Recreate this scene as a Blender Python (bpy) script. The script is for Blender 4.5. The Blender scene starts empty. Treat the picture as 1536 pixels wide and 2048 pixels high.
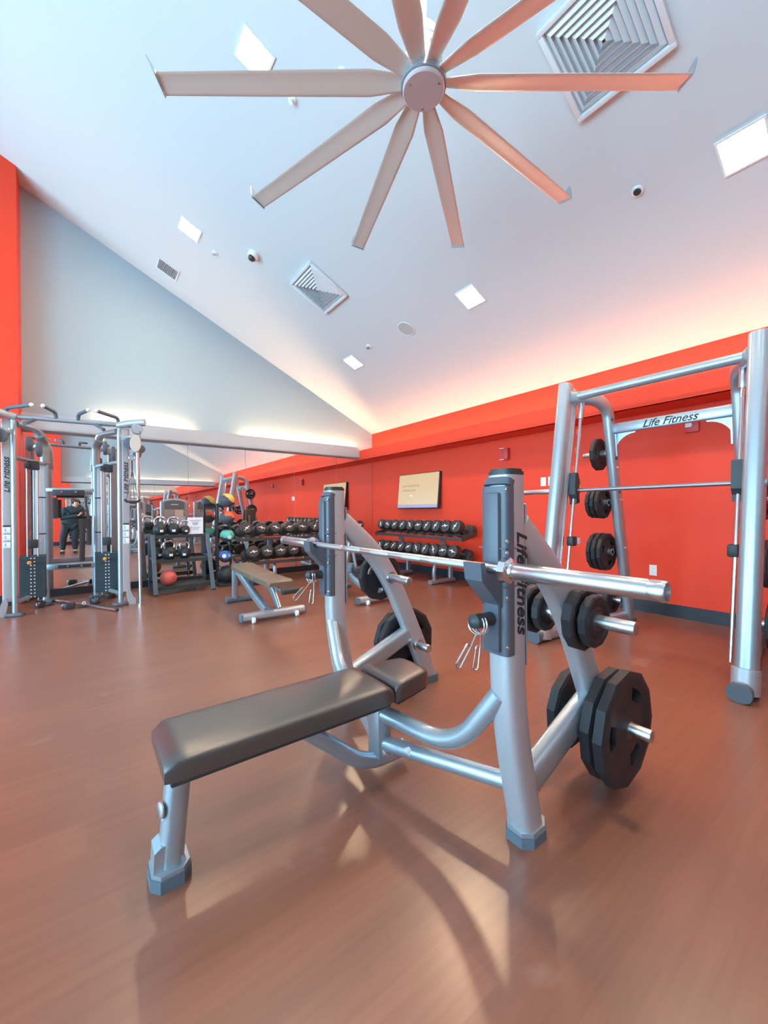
import bpy, bmesh, math, random
from mathutils import Vector, Matrix, Euler
random.seed(7)
PI = math.pi
SC = bpy.context.scene
COL = SC.collection

# ------------------------------------------------------------------ camera, world, exposure
cd = bpy.data.cameras.new('camera')
cam = bpy.data.objects.new('camera', cd); COL.objects.link(cam)
cd.sensor_fit = 'HORIZONTAL'; cd.sensor_width = 36.0
cd.lens = 806.96 / 1536 * 36.0
cd.clip_start = 0.02; cd.clip_end = 200
_r = Vector((0.802456, -0.596670, -0.006990)); _u = Vector((0.007508, -0.001618, 0.999971)); _f = Vector((0.596664, 0.802485, -0.003181))
CAMZ = 1.1103
cam.matrix_world = Matrix(((_r.x, _u.x, -_f.x, 0), (_r.y, _u.y, -_f.y, 0), (_r.z, _u.z, -_f.z, CAMZ), (0, 0, 0, 1)))
SC.camera = cam
w = bpy.data.worlds.new('daylight'); SC.world = w; w.use_nodes = True
bg = w.node_tree.nodes['Background']
bg.inputs[0].default_value = (0.43, 0.78, 1.0, 1); bg.inputs[1].default_value = 12.0
SC.view_settings.view_transform = 'Standard'; SC.view_settings.look = 'None'
SC.view_settings.gamma = 1.0; SC.view_settings.use_curve_mapping = False
SC.view_settings.exposure = 0.55
EM_LIGHT = 175.0      # recessed ceiling lights
EM_COVE = 42.0        # warm strips in the coves
SC.cycles.max_bounces = 12; SC.cycles.diffuse_bounces = 6; SC.cycles.glossy_bounces = 8
SC.cycles.sample_clamp_indirect = 6.0

# ------------------------------------------------------------------ materials
def mat(name, col, rough=.5, metal=0., spec=.5, emit=None, estr=0., coat=0., bump=None, var=None):
    m = bpy.data.materials.new(name); m.use_nodes = True
    nt = m.node_tree; b = nt.nodes['Principled BSDF']
    b.inputs['Base Color'].default_value = (*col, 1)
    b.inputs['Roughness'].default_value = rough
    b.inputs['Metallic'].default_value = metal
    b.inputs['Specular IOR Level'].default_value = spec
    b.inputs['Coat Weight'].default_value = coat; b.inputs['Coat Roughness'].default_value = .32
    if emit:
        b.inputs['Emission Color'].default_value = (*emit, 1); b.inputs['Emission Strength'].default_value = estr
    tc = None
    if bump or var:
        tc = nt.nodes.new('ShaderNodeTexCoord')
    if bump:
        n = nt.nodes.new('ShaderNodeTexNoise'); n.inputs['Scale'].default_value = bump[0]; n.inputs['Detail'].default_value = 4
        nt.links.new(tc.outputs['Object'], n.inputs['Vector'])
        bp = nt.nodes.new('ShaderNodeBump'); bp.inputs['Strength'].default_value = bump[1]; bp.inputs['Distance'].default_value = .002
        nt.links.new(n.outputs['Fac'], bp.inputs['Height']); nt.links.new(bp.outputs['Normal'], b.inputs['Normal'])
    if var:
        n = nt.nodes.new('ShaderNodeTexNoise'); n.inputs['Scale'].default_value = var[0]; n.inputs['Detail'].default_value = 3
        nt.links.new(tc.outputs['Object'], n.inputs['Vector'])
        mx = nt.nodes.new('ShaderNodeMix'); mx.data_type = 'RGBA'
        mx.inputs[6].default_value = (*[c * (1 - var[1]) for c in col], 1); mx.inputs[7].default_value = (*[min(1, c * (1 + var[1])) for c in col], 1)
        nt.links.new(n.outputs['Fac'], mx.inputs[0]); nt.links.new(mx.outputs[2], b.inputs['Base Color'])
    return m

M = {}
M['ceiling'] = mat('ceiling_paint', (.64, .665, .68), .75, spec=.2, bump=(90, .05))
M['gable'] = mat('grey_wall_paint', (.37, .47, .52), .75, spec=.2, bump=(90, .05))
M['trim'] = mat('grey_trim_paint', (.45, .475, .52), .6, spec=.25)
M['red'] = mat('red_wall_paint', (.82, .068, .034), .45, spec=.15, bump=(120, .05), var=(.6, .04))
M['redbox'] = mat('red_device_paint', (.62, .05, .05), .45)
M['base'] = mat('dark_baseboard', (.018, .024, .034), .45)
M['mirror'] = mat('mirror_glass', (.93, .93, .92), .0, metal=1.)
M['mirror_edge'] = mat('mirror_edge', (.55, .6, .58), .2, metal=.6)
M['silver'] = mat('silver_frame_paint', (.40, .47, .53), .33, metal=.65, spec=.5, bump=(400, .03))
M['silver_wide'] = mat('pale_frame_paint', (.46, .46, .49), .42, metal=.4)
M['chrome'] = mat('chrome', (.82, .83, .85), .10, metal=1.)
M['steel'] = mat('brushed_steel', (.60, .62, .65), .30, metal=1., bump=(300, .05))
M['knurl'] = mat('knurled_steel', (.62, .64, .66), .36, metal=1., bump=(900, .4))
M['rubber'] = mat('black_rubber', (.020, .019, .023), .55, spec=.45, bump=(350, .25))
M['rubber_smooth'] = mat('black_rubber_smooth', (.040, .033, .034), .40, spec=.5)
M['foot'] = mat('grey_rubber_foot', (.10, .13, .16), .55)
M['liner'] = mat('grey_plastic_guard', (.085, .095, .120), .42)
M['vinyl'] = mat('black_vinyl', (.042, .038, .037), .36, spec=1.0, coat=.6, bump=(500, .08))
M['vinyl_brown'] = mat('dark_brown_vinyl', (.16, .11, .075), .45, spec=.6)
M['dark'] = mat('dark_plastic', (.03, .035, .04), .5)
M['stack'] = mat('weight_stack_panel', (.030, .060, .075), .4, spec=.5)
M['fan'] = mat('silver_fan_paint', (.76, .68, .62), .45, metal=.35)
M['white'] = mat('white_plastic', (.82, .83, .84), .4)
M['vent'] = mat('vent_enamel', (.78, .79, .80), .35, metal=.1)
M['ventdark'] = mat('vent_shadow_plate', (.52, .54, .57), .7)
M['paper'] = mat('paper', (.82, .84, .90), .8)
M['ink'] = mat('black_ink', (.016, .015, .02), .6)
M['inkgrey'] = mat('grey_print', (.42, .46, .55), .8)
M['emblem'] = mat('white_emblem', (.85, .85, .86), .5)
M['gold'] = mat('orange_pin', (.85, .32, .04), .4)
M['brass'] = mat('tan_panel_plate', (.52, .39, .31), .5, metal=.1)
M['light'] = mat('ceiling_light_diffuser', (1, 1, 1), .5, emit=(1.0, .74, .47), estr=EM_LIGHT)
M['cove_gable'] = mat('warm_cove_strip_gable', (1, 1, 1), .5, emit=(1.0, .58, .30), estr=EM_COVE * 2.0)
M['cove'] = mat('warm_cove_strip', (1, 1, 1), .5, emit=(1.0, .58, .31), estr=EM_COVE)
M['screen'] = mat('tv_screen', (.05, .04, .03), .25, emit=(.66, .47, .26), estr=.72)
M['screenbar'] = mat('tv_screen_bar', (.05, .05, .07), .25, emit=(.22, .20, .34), estr=1.0)
M['screentext'] = mat('tv_screen_text', (.05, .04, .03), .4, emit=(.40, .29, .17), estr=.8)
M['screenwhite'] = mat('tv_screen_white', (.1, .1, .1), .4, emit=(.9, .8, .6), estr=1.0)
M['sky'] = mat('window_frame_paint', (.75, .75, .75), .5)
M['kb'] = mat('kettlebell_coating', (.022, .028, .030), .45)
M['ball_black'] = mat('ball_black', (.03, .03, .036), .55, bump=(120, .2))
M['ball_grey'] = mat('ball_grey', (.075, .08, .10), .55, bump=(120, .2))
M['ball_yellow'] = mat('ball_yellow', (.72, .55, .12), .5)
M['ball_red'] = mat('ball_red', (.95, .13, .04), .5)
M['ball_teal'] = mat('ball_teal', (.10, .50, .40), .5)
M['ball_blue'] = mat('ball_blue', (.03, .17, .55), .45)
M['ball_pink'] = mat('ball_pink', (.62, .12, .10), .55)
M['skin'] = mat('skin', (.62, .36, .27), .55)
M['hair'] = mat('dark_hair', (.02, .016, .014), .5)
M['jacket'] = mat('dark_teal_jacket', (.018, .035, .042), .8, bump=(200, .3))
M['trousers'] = mat('dark_trousers', (.016, .026, .034), .8)
M['shroud'] = mat('metallic_shroud', (.34, .33, .33), .35, metal=.6)
M['yellow'] = mat('yellow_label', (.85, .55, .03), .5)
M['orange_cord'] = mat('orange_trim', (.8, .25, .08), .5)

def glass():
    m = bpy.data.materials.new('window_glass'); m.use_nodes = True; nt = m.node_tree
    nt.nodes.clear(); o = nt.nodes.new('ShaderNodeOutputMaterial'); t = nt.nodes.new('ShaderNodeBsdfTransparent'); g = nt.nodes.new('ShaderNodeBsdfGlossy')
    g.inputs['Roughness'].default_value = 0; x = nt.nodes.new('ShaderNodeMixShader'); x.inputs[0].default_value = .06
    nt.links.new(t.outputs[0], x.inputs[1]); nt.links.new(g.outputs[0], x.inputs[2]); nt.links.new(x.outputs[0], o.inputs[0]); return m
M['glass'] = glass()

def floor_mat():
    m = bpy.data.materials.new('wood_vinyl_floor'); m.use_nodes = True; nt = m.node_tree; b = nt.nodes['Principled BSDF']; L = nt.links
    tc = nt.nodes.new('ShaderNodeTexCoord')
    br = nt.nodes.new('ShaderNodeTexBrick'); br.inputs['Scale'].default_value = 1.0
    br.inputs['Brick Width'].default_value = 1.22; br.inputs['Row Height'].default_value = .15; br.inputs['Mortar Size'].default_value = 0.0
    br.offset = .37
    br.inputs['Color1'].default_value = (.225, .094, .060, 1); br.inputs['Color2'].default_value = (.262, .112, .072, 1); br.inputs['Mortar'].default_value = (.220, .094, .061, 1)
    L.new(tc.outputs['Object'], br.inputs['Vector'])
    mp = nt.nodes.new('ShaderNodeMapping'); mp.inputs['Scale'].default_value = (.8, 16, 1); L.new(tc.outputs['Object'], mp.inputs['Vector'])
    n = nt.nodes.new('ShaderNodeTexNoise'); n.inputs['Scale'].default_value = 2.2; n.inputs['Detail'].default_value = 5; n.inputs['Roughness'].default_value = .6; L.new(mp.outputs[0], n.inputs['Vector'])
    rp = nt.nodes.new('ShaderNodeValToRGB'); rp.color_ramp.elements[0].position = .22; rp.color_ramp.elements[0].color = (.80, .79, .79, 1); rp.color_ramp.elements[1].position = .80; rp.color_ramp.elements[1].color = (1.12, 1.11, 1.10, 1)
    L.new(n.outputs['Fac'], rp.inputs[0])
    mx = nt.nodes.new('ShaderNodeMix'); mx.data_type = 'RGBA'; mx.blend_type = 'MULTIPLY'; mx.inputs[0].default_value = 1
    L.new(br.outputs['Color'], mx.inputs[6]); L.new(rp.outputs[0], mx.inputs[7])
    # chalky scuffs
    s = nt.nodes.new('ShaderNodeTexNoise'); s.inputs['Scale'].default_value = 2.6; s.inputs['Detail'].default_value = 5; L.new(tc.outputs['Object'], s.inputs['Vector'])
    sr = nt.nodes.new('ShaderNodeValToRGB'); sr.color_ramp.elements[0].position = .66; sr.color_ramp.elements[0].color = (0, 0, 0, 1); sr.color_ramp.elements[1].position = .80; sr.color_ramp.elements[1].color = (.35, .35, .35, 1)
    L.new(s.outputs['Fac'], sr.inputs[0])
    m2 = nt.nodes.new('ShaderNodeMix'); m2.data_type = 'RGBA'; m2.inputs[7].default_value = (.62, .45, .40, 1)
    L.new(sr.outputs[0], m2.inputs[0]); L.new(mx.outputs[2], m2.inputs[6]); L.new(m2.outputs[2], b.inputs['Base Color'])
    b.inputs['Roughness'].default_value = .29
    b.inputs['Specular IOR Level'].default_value = .75
    return m
M['floor'] = floor_mat()

# ------------------------------------------------------------------ mesh helpers
def V(*a): return Vector(a)

class MB:
    """collects shapes into one bmesh"""
    def __init__(self): self.bm = bmesh.new(); self.mi = 0
    def _fin(self, geom, mtx=None):
        vs = [g for g in geom if isinstance(g, bmesh.types.BMVert)]
        if mtx is not None: bmesh.ops.transform(self.bm, matrix=mtx, verts=vs)
        fs = set()
        for v in vs:
            for f in v.link_faces: fs.add(f)
        for f in fs: f.material_index = self.mi
        return self
    def box(self, c, s, bev=0., seg=2, rot=None):
        r = bmesh.ops.create_cube(self.bm, size=1.0, matrix=Matrix.Diagonal((*s, 1)))
        vs = r['verts']
        if bev > 0:
            es = list({e for v in vs for e in v.link_edges})
            g = bmesh.ops.bevel(self.bm, geom=es, offset=min(bev, min(s) * .49), segments=seg, profile=.5, affect='EDGES')
            vs = list({v for f in g['faces'] for v in f.verts} | {v for v in vs if v.is_valid})
            # collect the whole island
            seen = set(vs); st = list(vs)
            while st:
                v = st.pop()
                for e in v.link_edges:
                    o = e.other_vert(v)
                    if o not in seen: seen.add(o); st.append(o)
            vs = list(seen)
        m = Matrix.Translation(c)
        if rot is not None: m = m @ (rot if isinstance(rot, Matrix) else Euler(rot).to_matrix().to_4x4())
        return self._fin(vs, m)
    def tube(self, pts, r, seg=14, bend=0., sec=None, up=None, caps=True, n=7, r_end=None):
        """sweep along points; bend = corner radius; sec = (half width across, half height along up)"""
        P = [Vector(p) for p in pts]
        if bend > 0 and len(P) > 2:
            Q = [P[0]]
            for i in range(1, len(P) - 1):
                a, b, c = P[i - 1], P[i], P[i + 1]
                d1 = (a - b); d2 = (c - b); t = min(bend, d1.length * .48, d2.length * .48)
                p0 = b + d1.normalized() * t; p2 = b + d2.normalized() * t
                for k in range(n + 1):
                    s = k / n; Q.append(p0 * (1 - s) ** 2 + b * 2 * s * (1 - s) + p2 * s * s)
            Q.append(P[-1]); P = Q
        T = []
        for i in range(len(P)):
            a = P[max(i - 1, 0)]; b = P[min(i + 1, len(P) - 1)]; T.append((b - a).normalized())
        U = Vector(up) if up is not None else (Vector((0, 0, 1)) if abs(T[0].z) < .9 else Vector((1, 0, 0)))
        rings = []; prev = None
        for i, p in enumerate(P):
            t = T[i]
            ref = U if (up is not None or prev is None) else prev
            x = (ref - t * ref.dot(t))
            if x.length < 1e-5: x = t.orthogonal()
            x.normalize(); prev = x; y = t.cross(x)
            rr = r if r_end is None else r + (r_end - r) * i / (len(P) - 1)
            ring = []
            for k in range(seg):
                a = 2 * PI * k / seg + PI / seg
                if sec:
                    # superellipse section
                    ca, sa = math.cos(a), math.sin(a); e = sec[2] if len(sec) > 2 else .5
                    ring.append(self.bm.verts.new(p + x * (sec[1] * math.copysign(abs(ca) ** e, ca)) + y * (sec[0] * math.copysign(abs(sa) ** e, sa))))
                else:
                    ring.append(self.bm.verts.new(p + x * (rr * math.cos(a)) + y * (rr * math.sin(a))))
            rings.append(ring)
        for i in range(len(rings) - 1):
            for k in range(seg):
                f = self.bm.faces.new((rings[i][k], rings[i][(k + 1) % seg], rings[i + 1][(k + 1) % seg], rings[i + 1][k])); f.material_index = self.mi
        if caps:
            f = self.bm.faces.new(list(reversed(rings[0]))); f.material_index = self.mi
            f = self.bm.faces.new(rings[-1]); f.material_index = self.mi
        return self
    def lathe(self, prof, o=(0, 0, 0), d=(0, 0, 1), seg=24, ref=None):
        """prof: list of (radius, height along d)"""
        d = Vector(d).normalized(); x = Vector(ref) if ref is not None else d.orthogonal(); x = (x - d * x.dot(d)).normalized(); y = d.cross(x); o = Vector(o)
        rings = []
        for (r, h) in prof:
            if r < 1e-6: rings.append([self.bm.verts.new(o + d * h)])
            else: rings.append([self.bm.verts.new(o + d * h + x * (r * math.cos(2 * PI * k / seg)) + y * (r * math.sin(2 * PI * k / seg))) for k in range(seg)])
        for a, b in zip(rings, rings[1:]):
            for k in range(seg):
                k2 = (k + 1) % seg
                if len(a) == 1 and len(b) == 1: continue
                if len(a) == 1: f = self.bm.faces.new((a[0], b[k2], b[k]))
                elif len(b) == 1: f = self.bm.faces.new((a[k], a[k2], b[0]))
                else: f = self.bm.faces.new((a[k], a[k2], b[k2], b[k]))
                f.material_index = self.mi
        if len(rings[0]) > 1: f = self.bm.faces.new(list(reversed(rings[0]))); f.material_index = self.mi
        if len(rings[-1]) > 1: f = self.bm.faces.new(rings[-1]); f.material_index = self.mi
        return self
    def cyl(self, a, b, r, seg=20, bev=0.):
        a = Vector(a); b = Vector(b); h = (b - a).length
        p = [(r, 0), (r, h)] if not bev else [(r - bev, 0), (r - bev * .3, bev * .3), (r, bev), (r, h - bev), (r - bev * .3, h - bev * .3), (r - bev, h)]
        return self.lathe(p, a, b - a, seg)
    def prism(self, poly, plane='XZ', at=0., thick=.01, holes=None):
        """poly in 2D, extruded from `at` along the missing axis by thick"""
        def P(p, t):
            return {'XZ': (p[0], t, p[1]), 'XY': (p[0], p[1], t), 'YZ': (t, p[0], p[1])}[plane]
        a = [self.bm.verts.new(P(p, at)) for p in poly]; b = [self.bm.verts.new(P(p, at + thick)) for p in poly]
        n = len(poly); fs = []
        fs.append(self.bm.faces.new(a)); fs.append(self.bm.faces.new(list(reversed(b))))
        for i in range(n): fs.append(self.bm.faces.new((a[i], b[i], b[(i + 1) % n], a[(i + 1) % n])))
        bmesh.ops.recalc_face_normals(self.bm, faces=fs)
        for f in fs: f.material_index = self.mi
        return self
    def sphere(self, c, r, seg=24, rings=14, scale=(1, 1, 1)):
        g = bmesh.ops.create_uvsphere(self.bm, u_segments=seg, v_segments=rings, radius=r)
        return self._fin(g['verts'], Matrix.Translation(c) @ Matrix.Diagonal((*scale, 1)))
    def ring(self, c, R, r, d=(0, 0, 1), seg=28, s2=8, a0=0., a1=2 * PI):
        d = Vector(d).normalized(); x = d.orthogonal().normalized(); y = d.cross(x); c = Vector(c)
        full = abs(a1 - a0) > 2 * PI - 1e-4
        pts = [c + x * (R * math.cos(a0 + (a1 - a0) * k / seg)) + y * (R * math.sin(a0 + (a1 - a0) * k / seg)) for k in range(seg + 1)]
        return self.tube(pts, r, s2)
    def xf(self, m):
        bmesh.ops.transform(self.bm, matrix=m, verts=self.bm.verts[:]); return self

def obj(name, mb, m, parent=None, smooth=38, kind=None, label=None):
    """link the collected shapes as ONE mesh object; shapes are given in world coordinates of the (unrotated) thing"""
    me = bpy.data.meshes.new(name)
    bmesh.ops.recalc_face_normals(mb.bm, faces=mb.bm.faces[:])
    mb.bm.to_mesh(me); mb.bm.free()
    for x in (m if isinstance(m, (list, tuple)) else [m]): me.materials.append(M[x] if isinstance(x, str) else x)
    if smooth:
        me.shade_smooth(); me.set_sharp_from_angle(angle=math.radians(smooth))
    o = bpy.data.objects.new(name, me); COL.objects.link(o)
    if parent is not None:
        root = parent
        while root.parent is not None: root = root.parent
        if root.type == 'EMPTY' and root.get('_w'):
            me.transform(Matrix.Translation(-Vector(root.location)))
        o.parent = parent
    if kind: o['kind'] = kind
    if label: o['label'] = label
    return o

def thing(name, label, cat, loc=(0, 0, 0), rot=(0, 0, 0), group=None, world=True):
    """Empty at the thing's base. world=True: its parts are given in world coordinates; False: in its own."""
    o = bpy.data.objects.new(name, None); COL.objects.link(o); o.empty_display_size = .1
    o.location = loc; o.rotation_euler = rot if not isinstance(rot, (int, float)) else (0, 0, rot)
    o['label'] = label; o['category'] = cat
    if group: o['group'] = group
    if world: o['_w'] = 1
    return o
def tag(o, label, cat, group=None):
    o['label'] = label; o['category'] = cat
    if group: o['group'] = group
    return o
def struct(name, mb, m, parent=None, smooth=38): return obj(name, mb, m, parent, smooth, 'structure')
def dup(root, label, loc=None, rot=None, group=None):
    r = root.copy(); COL.objects.link(r)
    if loc is not None: r.location = loc
    if rot is not None: r.rotation_euler = rot
    r['label'] = label
    if group: r['group'] = group
    for ch in list(root.children):
        c = ch.copy(); COL.objects.link(c); c.parent = r
        for g in list(ch.children):
            d = g.copy(); COL.objects.link(d); d.parent = c
    return r

def text_mb(body, size, ex=.0008, shear=0., sx=1.):
    cu = bpy.data.curves.new('t', 'FONT'); cu.body = body; cu.size = size; cu.extrude = ex; cu.shear = shear; cu.align_x = 'CENTER'; cu.align_y = 'CENTER'; cu.resolution_u = 4; cu.offset = .0016
    ob = bpy.data.objects.new('t', cu); COL.objects.link(ob)
    dg = bpy.context.evaluated_depsgraph_get(); dg.update()
    me = bpy.data.meshes.new_from_object(ob.evaluated_get(dg))
    bpy.data.objects.remove(ob); bpy.data.curves.remove(cu)
    mb = MB(); mb.bm.from_mesh(me); bpy.data.meshes.remove(me)
    if sx != 1.: mb.xf(Matrix.Diagonal((sx, 1, 1, 1)))
    return mb
def basis(o, x, y):
    x = Vector(x).normalized(); y = Vector(y).normalized(); z = x.cross(y)
    return Matrix(((x.x, y.x, z.x, o[0]), (x.y, y.y, z.y, o[1]), (x.z, y.z, z.z, o[2]), (0, 0, 0, 1)))

# ------------------------------------------------------------------ room shell
XE, YN, YS, XW = 4.85, 6.93, -4.20, -5.60       # red wall, mirror wall, rear mirror wall, window wall
K = .475; ZE = 2.7125; XR = -1.55                # ceiling slope, its height at the red wall, ridge
def zc(x): return ZE + K * (XE - x) if x >= XR else ZE + K * (XE - XR) - K * (XR - x)
ZR, ZW = zc(XR), zc(XW)
struct('floor', MB().box((-.375, 1.365, -.05), (10.65, 11.33, .1)), 'floor', smooth=0)
struct('wall_east', MB().box((XE + .05, 1.365, 1.40), (.1, 11.33, 2.80)), 'red', smooth=0)
for nm, y in (('wall_north', YN), ('wall_south', YS - .1)):
    struct(nm, MB().prism([(XW - .1, -.05), (XE + .1, -.05), (XE + .1, zc(XE) - K * .1), (XR, ZR), (XW - .1, ZW - K * .1)], 'XZ', y, .1), 'gable', smooth=0)
c = MB()
c.prism([(XE + .1, zc(XE) - K * .1), (XR, ZR), (XW - .1, ZW - K * .1), (XW - .1, ZW - K * .1 + .12), (XR, ZR + .12), (XE + .1, zc(XE) - K * .1 + .12)], 'XZ', YS - .1, YN - YS + .2)
struct('ceiling', c, 'ceiling', smooth=0)
# window wall, three openings
wy = [(-3.5, -.7), (0., 2.8), (3.5, 6.3)]; z0, z1 = .25, 3.55
mb = MB(); ys = [YS - .1] + [v for p in wy for v in p] + [YN + .1]
for i in range(0, 8, 2): mb.box((XW - .05, (ys[i] + ys[i + 1]) / 2, ZW / 2), (.1, ys[i + 1] - ys[i], ZW))
for a, b in wy:
    mb.box((XW - .05, (a + b) / 2, z0 / 2), (.1, b - a, z0)); mb.box((XW - .05, (a + b) / 2, (z1 + ZW) / 2), (.1, b - a, ZW - z1))
struct('wall_west', mb, 'gable', smooth=0)
for i, (a, b) in enumerate(wy):
    f = MB(); cy = (a + b) / 2
    for zz in (z0 + .03, z1 - .03): f.box((XW - .05, cy, zz), (.08, b - a, .06))
    for yy in (a + .03, cy, b - .03): f.box((XW - .05, yy, (z0 + z1) / 2), (.08, .06, z1 - z0))
    fo = struct('window_%d' % (i + 1), f, 'sky', smooth=0)
    struct('window_pane', MB().box((XW - .05, cy, (z0 + z1) / 2), (.008, b - a - .06, z1 - z0 - .06)), 'glass', fo, 0)
    la = bpy.data.lights.new('daylight_portal', 'AREA'); la.shape = 'RECTANGLE'; la.size = b - a; la.size_y = z1 - z0
    la.cycles.is_portal = True
    lo = bpy.data.objects.new('daylight_portal', la); COL.objects.link(lo); lo.location = (XW - .13, cy, (z0 + z1) / 2); lo.rotation_euler = (0, -PI / 2, 0)
# baseboards
struct('baseboard_east', MB().box((XE - .006, 1.365, .064), (.012, 11.1, .128)), 'base', smooth=0)
struct('baseboard_north', MB().box(((XE - .65) / 2, YN - .010, .05), (XE + .62, .020, .10)), 'base', smooth=0)
struct('baseboard_south', MB().box(((XE - .65) / 2, YS + .010, .05), (XE + .62, .020, .10)), 'base', smooth=0)
# red pilasters beside the mirrors
for nm, a in (('wall_pilaster_north', YN - .36), ('wall_pilaster_south', YS)):
    struct(nm, MB().prism([(-.63, 0), (-.63, zc(-.63)), (XR, ZR), (-2.3, zc(-2.3)), (-2.3, 0)], 'XZ', a, .36), 'red', smooth=0)
    struct('baseboard_' + nm[5:], MB().box((-1.475, a - .006 if a > 0 else a + .366, .064), (1.65, .012, .128)), 'base', smooth=0)
# soffit along the red wall (cove light on top) and headers over the mirrors
XS, ZS0, ZS1 = 4.45, 2.128, 2.318
s = MB(); L = YN - YS
s.box((XS + .02, (YN + YS) / 2, (ZS0 + ZS1) / 2), (.04, L, ZS1 - ZS0)); s.box(((XS + XE) / 2, (YN + YS) / 2, ZS0 + .02), (XE - XS, L, .04))
struct('trim_soffit_east', s, 'red', smooth=0)
ZH0, ZH1, DH = 2.177, 2.386, .13
for nm, y, sg in (('trim_header_north', YN, -1), ('trim_header_south', YS, 1)):
    h = MB(); x0, x1 = -.65, XS + .0; cx = (x0 + x1) / 2
    h.box((cx, y + sg * (DH - .008), (ZH0 + ZH1) / 2), (x1 - x0, .016, ZH1 - ZH0)); h.box((cx, y + sg * DH / 2, ZH0 + .01), (x1 - x0, DH, .02))
    struct(nm, h, 'trim', smooth=0)

def cove(label, pts, off, m='cove'):
    t = thing('cove_light', label, 'light', pts[0], group='warm strips hidden in the coves')
    a, b = Vector(pts[0]), Vector(pts[1]); d = (b - a); n = Vector(off)
    mid = (a + b) / 2
    sx = (abs(d.x) or .03, abs(d.y) or .03)
    obj('strip_holder', MB().box(mid + V(0, 0, -.008), (sx[0] + .0, sx[1], .008)), 'white', t, 0)
    obj('light_strip', MB().box(mid, (max(sx[0] - .01, .022), max(sx[1] - .01, .022), .008)), m, t, 0)
cove('warm light strip on top of the red soffit under the sloped ceiling', [(4.62, YS + .3, ZS0 + .145), (4.62, YN - .12, ZS0 + .145)], (1, 0, 0))
for y, sg, nm in ((YN, -1, 'mirror wall header'), (YS, 1, 'rear mirror header')):
    for xa, xb, q in ((.15, 1.35 if sg < 0 else 2.2, 'behind the cable machine end'), (2.15 if sg < 0 else 2.3, 4.40, 'near the red wall end')):
        cove('warm light strip glowing over the %s, %s' % (nm, q), [(xa, y + sg * .06, ZH0 + .155), (xb, y + sg * .06, ZH0 + .155)], (0, 1, 0), 'cove_gable')

# mirrors
mx = [-.65, -.465, .425, 1.317, 2.213, 3.104, 3.990, XE - .004]
mlab = ['narrow strip mirror beside the red pillar', 'tall mirror behind the two weight stacks', 'tall mirror behind the right tower of the cable machine', 'tall mirror behind the black kettlebell shelf',
        'tall mirror behind the medicine ball rack', 'tall mirror behind the left half of the long dumbbell rack', 'tall mirror pane meeting the red wall corner']
mlab = ['narrow mirror strip beside the red pillar', 'wall mirror behind the weight stacks of the cable machine', 'wall mirror behind the cable column and kettlebell shelf end',
        'wall mirror behind the kettlebell shelf and ball rack', 'wall mirror behind the left half of the corner dumbbell rack', 'wall mirror behind the right half of the corner dumbbell rack', 'wall mirror touching the red wall in the room corner']
for y, sg, far in ((YN, -1, False), (YS, 1, True)):
    for i in range(7):
        a, b = mx[i] + .0025, mx[i + 1] - .0025
        o = obj('wall_mirror', MB().box(((a + b) / 2, y + sg * .003, (.10 + ZH0) / 2), (b - a, .006, ZH0 - .10)), 'mirror', None, 0)
        tag(o, (mlab[i] if not far else 'rear wall mirror behind the camera, panel ' + ['at the red pillar', 'second from the pillar', 'third from the pillar', 'in the middle', 'third from the red wall', 'second from the red wall', 'at the red wall'][i]), 'mirror', 'mirror panels')

# ------------------------------------------------------------------ ceiling fixtures (on the slope)
TH = math.atan(K)
def cpt(x, y): return (x, y, zc(x))
def on_slope(name, label, cat, x, y, group=None): return thing(name, label, cat, cpt(x, y), (0, TH, 0), group, world=False)
Llab = {(1.05, 2.99): 'square warm ceiling light to the left of the fan blades', (1.05, 5.29): 'square ceiling light high above the cable machine', (3.37, 2.94): 'square ceiling light between the fan and the red wall',
        (3.37, 5.30): 'square ceiling light nearest the room corner', (3.39, .69): 'square ceiling light above the barbell rack at the right edge',
        (1.05, .69): 'square ceiling light above the fan', (1.05, -1.61): 'square ceiling light behind the camera over the aisle'}
for (x, y), lb in Llab.items():
    t = on_slope('ceiling_light', lb, 'light', x, y, 'square ceiling lights')
    f = MB(); a = .118; q = .013
    for s1 in (-1, 1): f.box((s1 * a, 0, -.004), (q, 2 * a + q, .012)); f.box((0, s1 * a, -.004), (2 * a - q, q, .012))
    obj('trim_ring', f, 'white', t, 0)
    obj('diffuser', MB().box((0, 0, -.002), (2 * a - q, 2 * a - q, .006)), 'light', t, 0)
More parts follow.
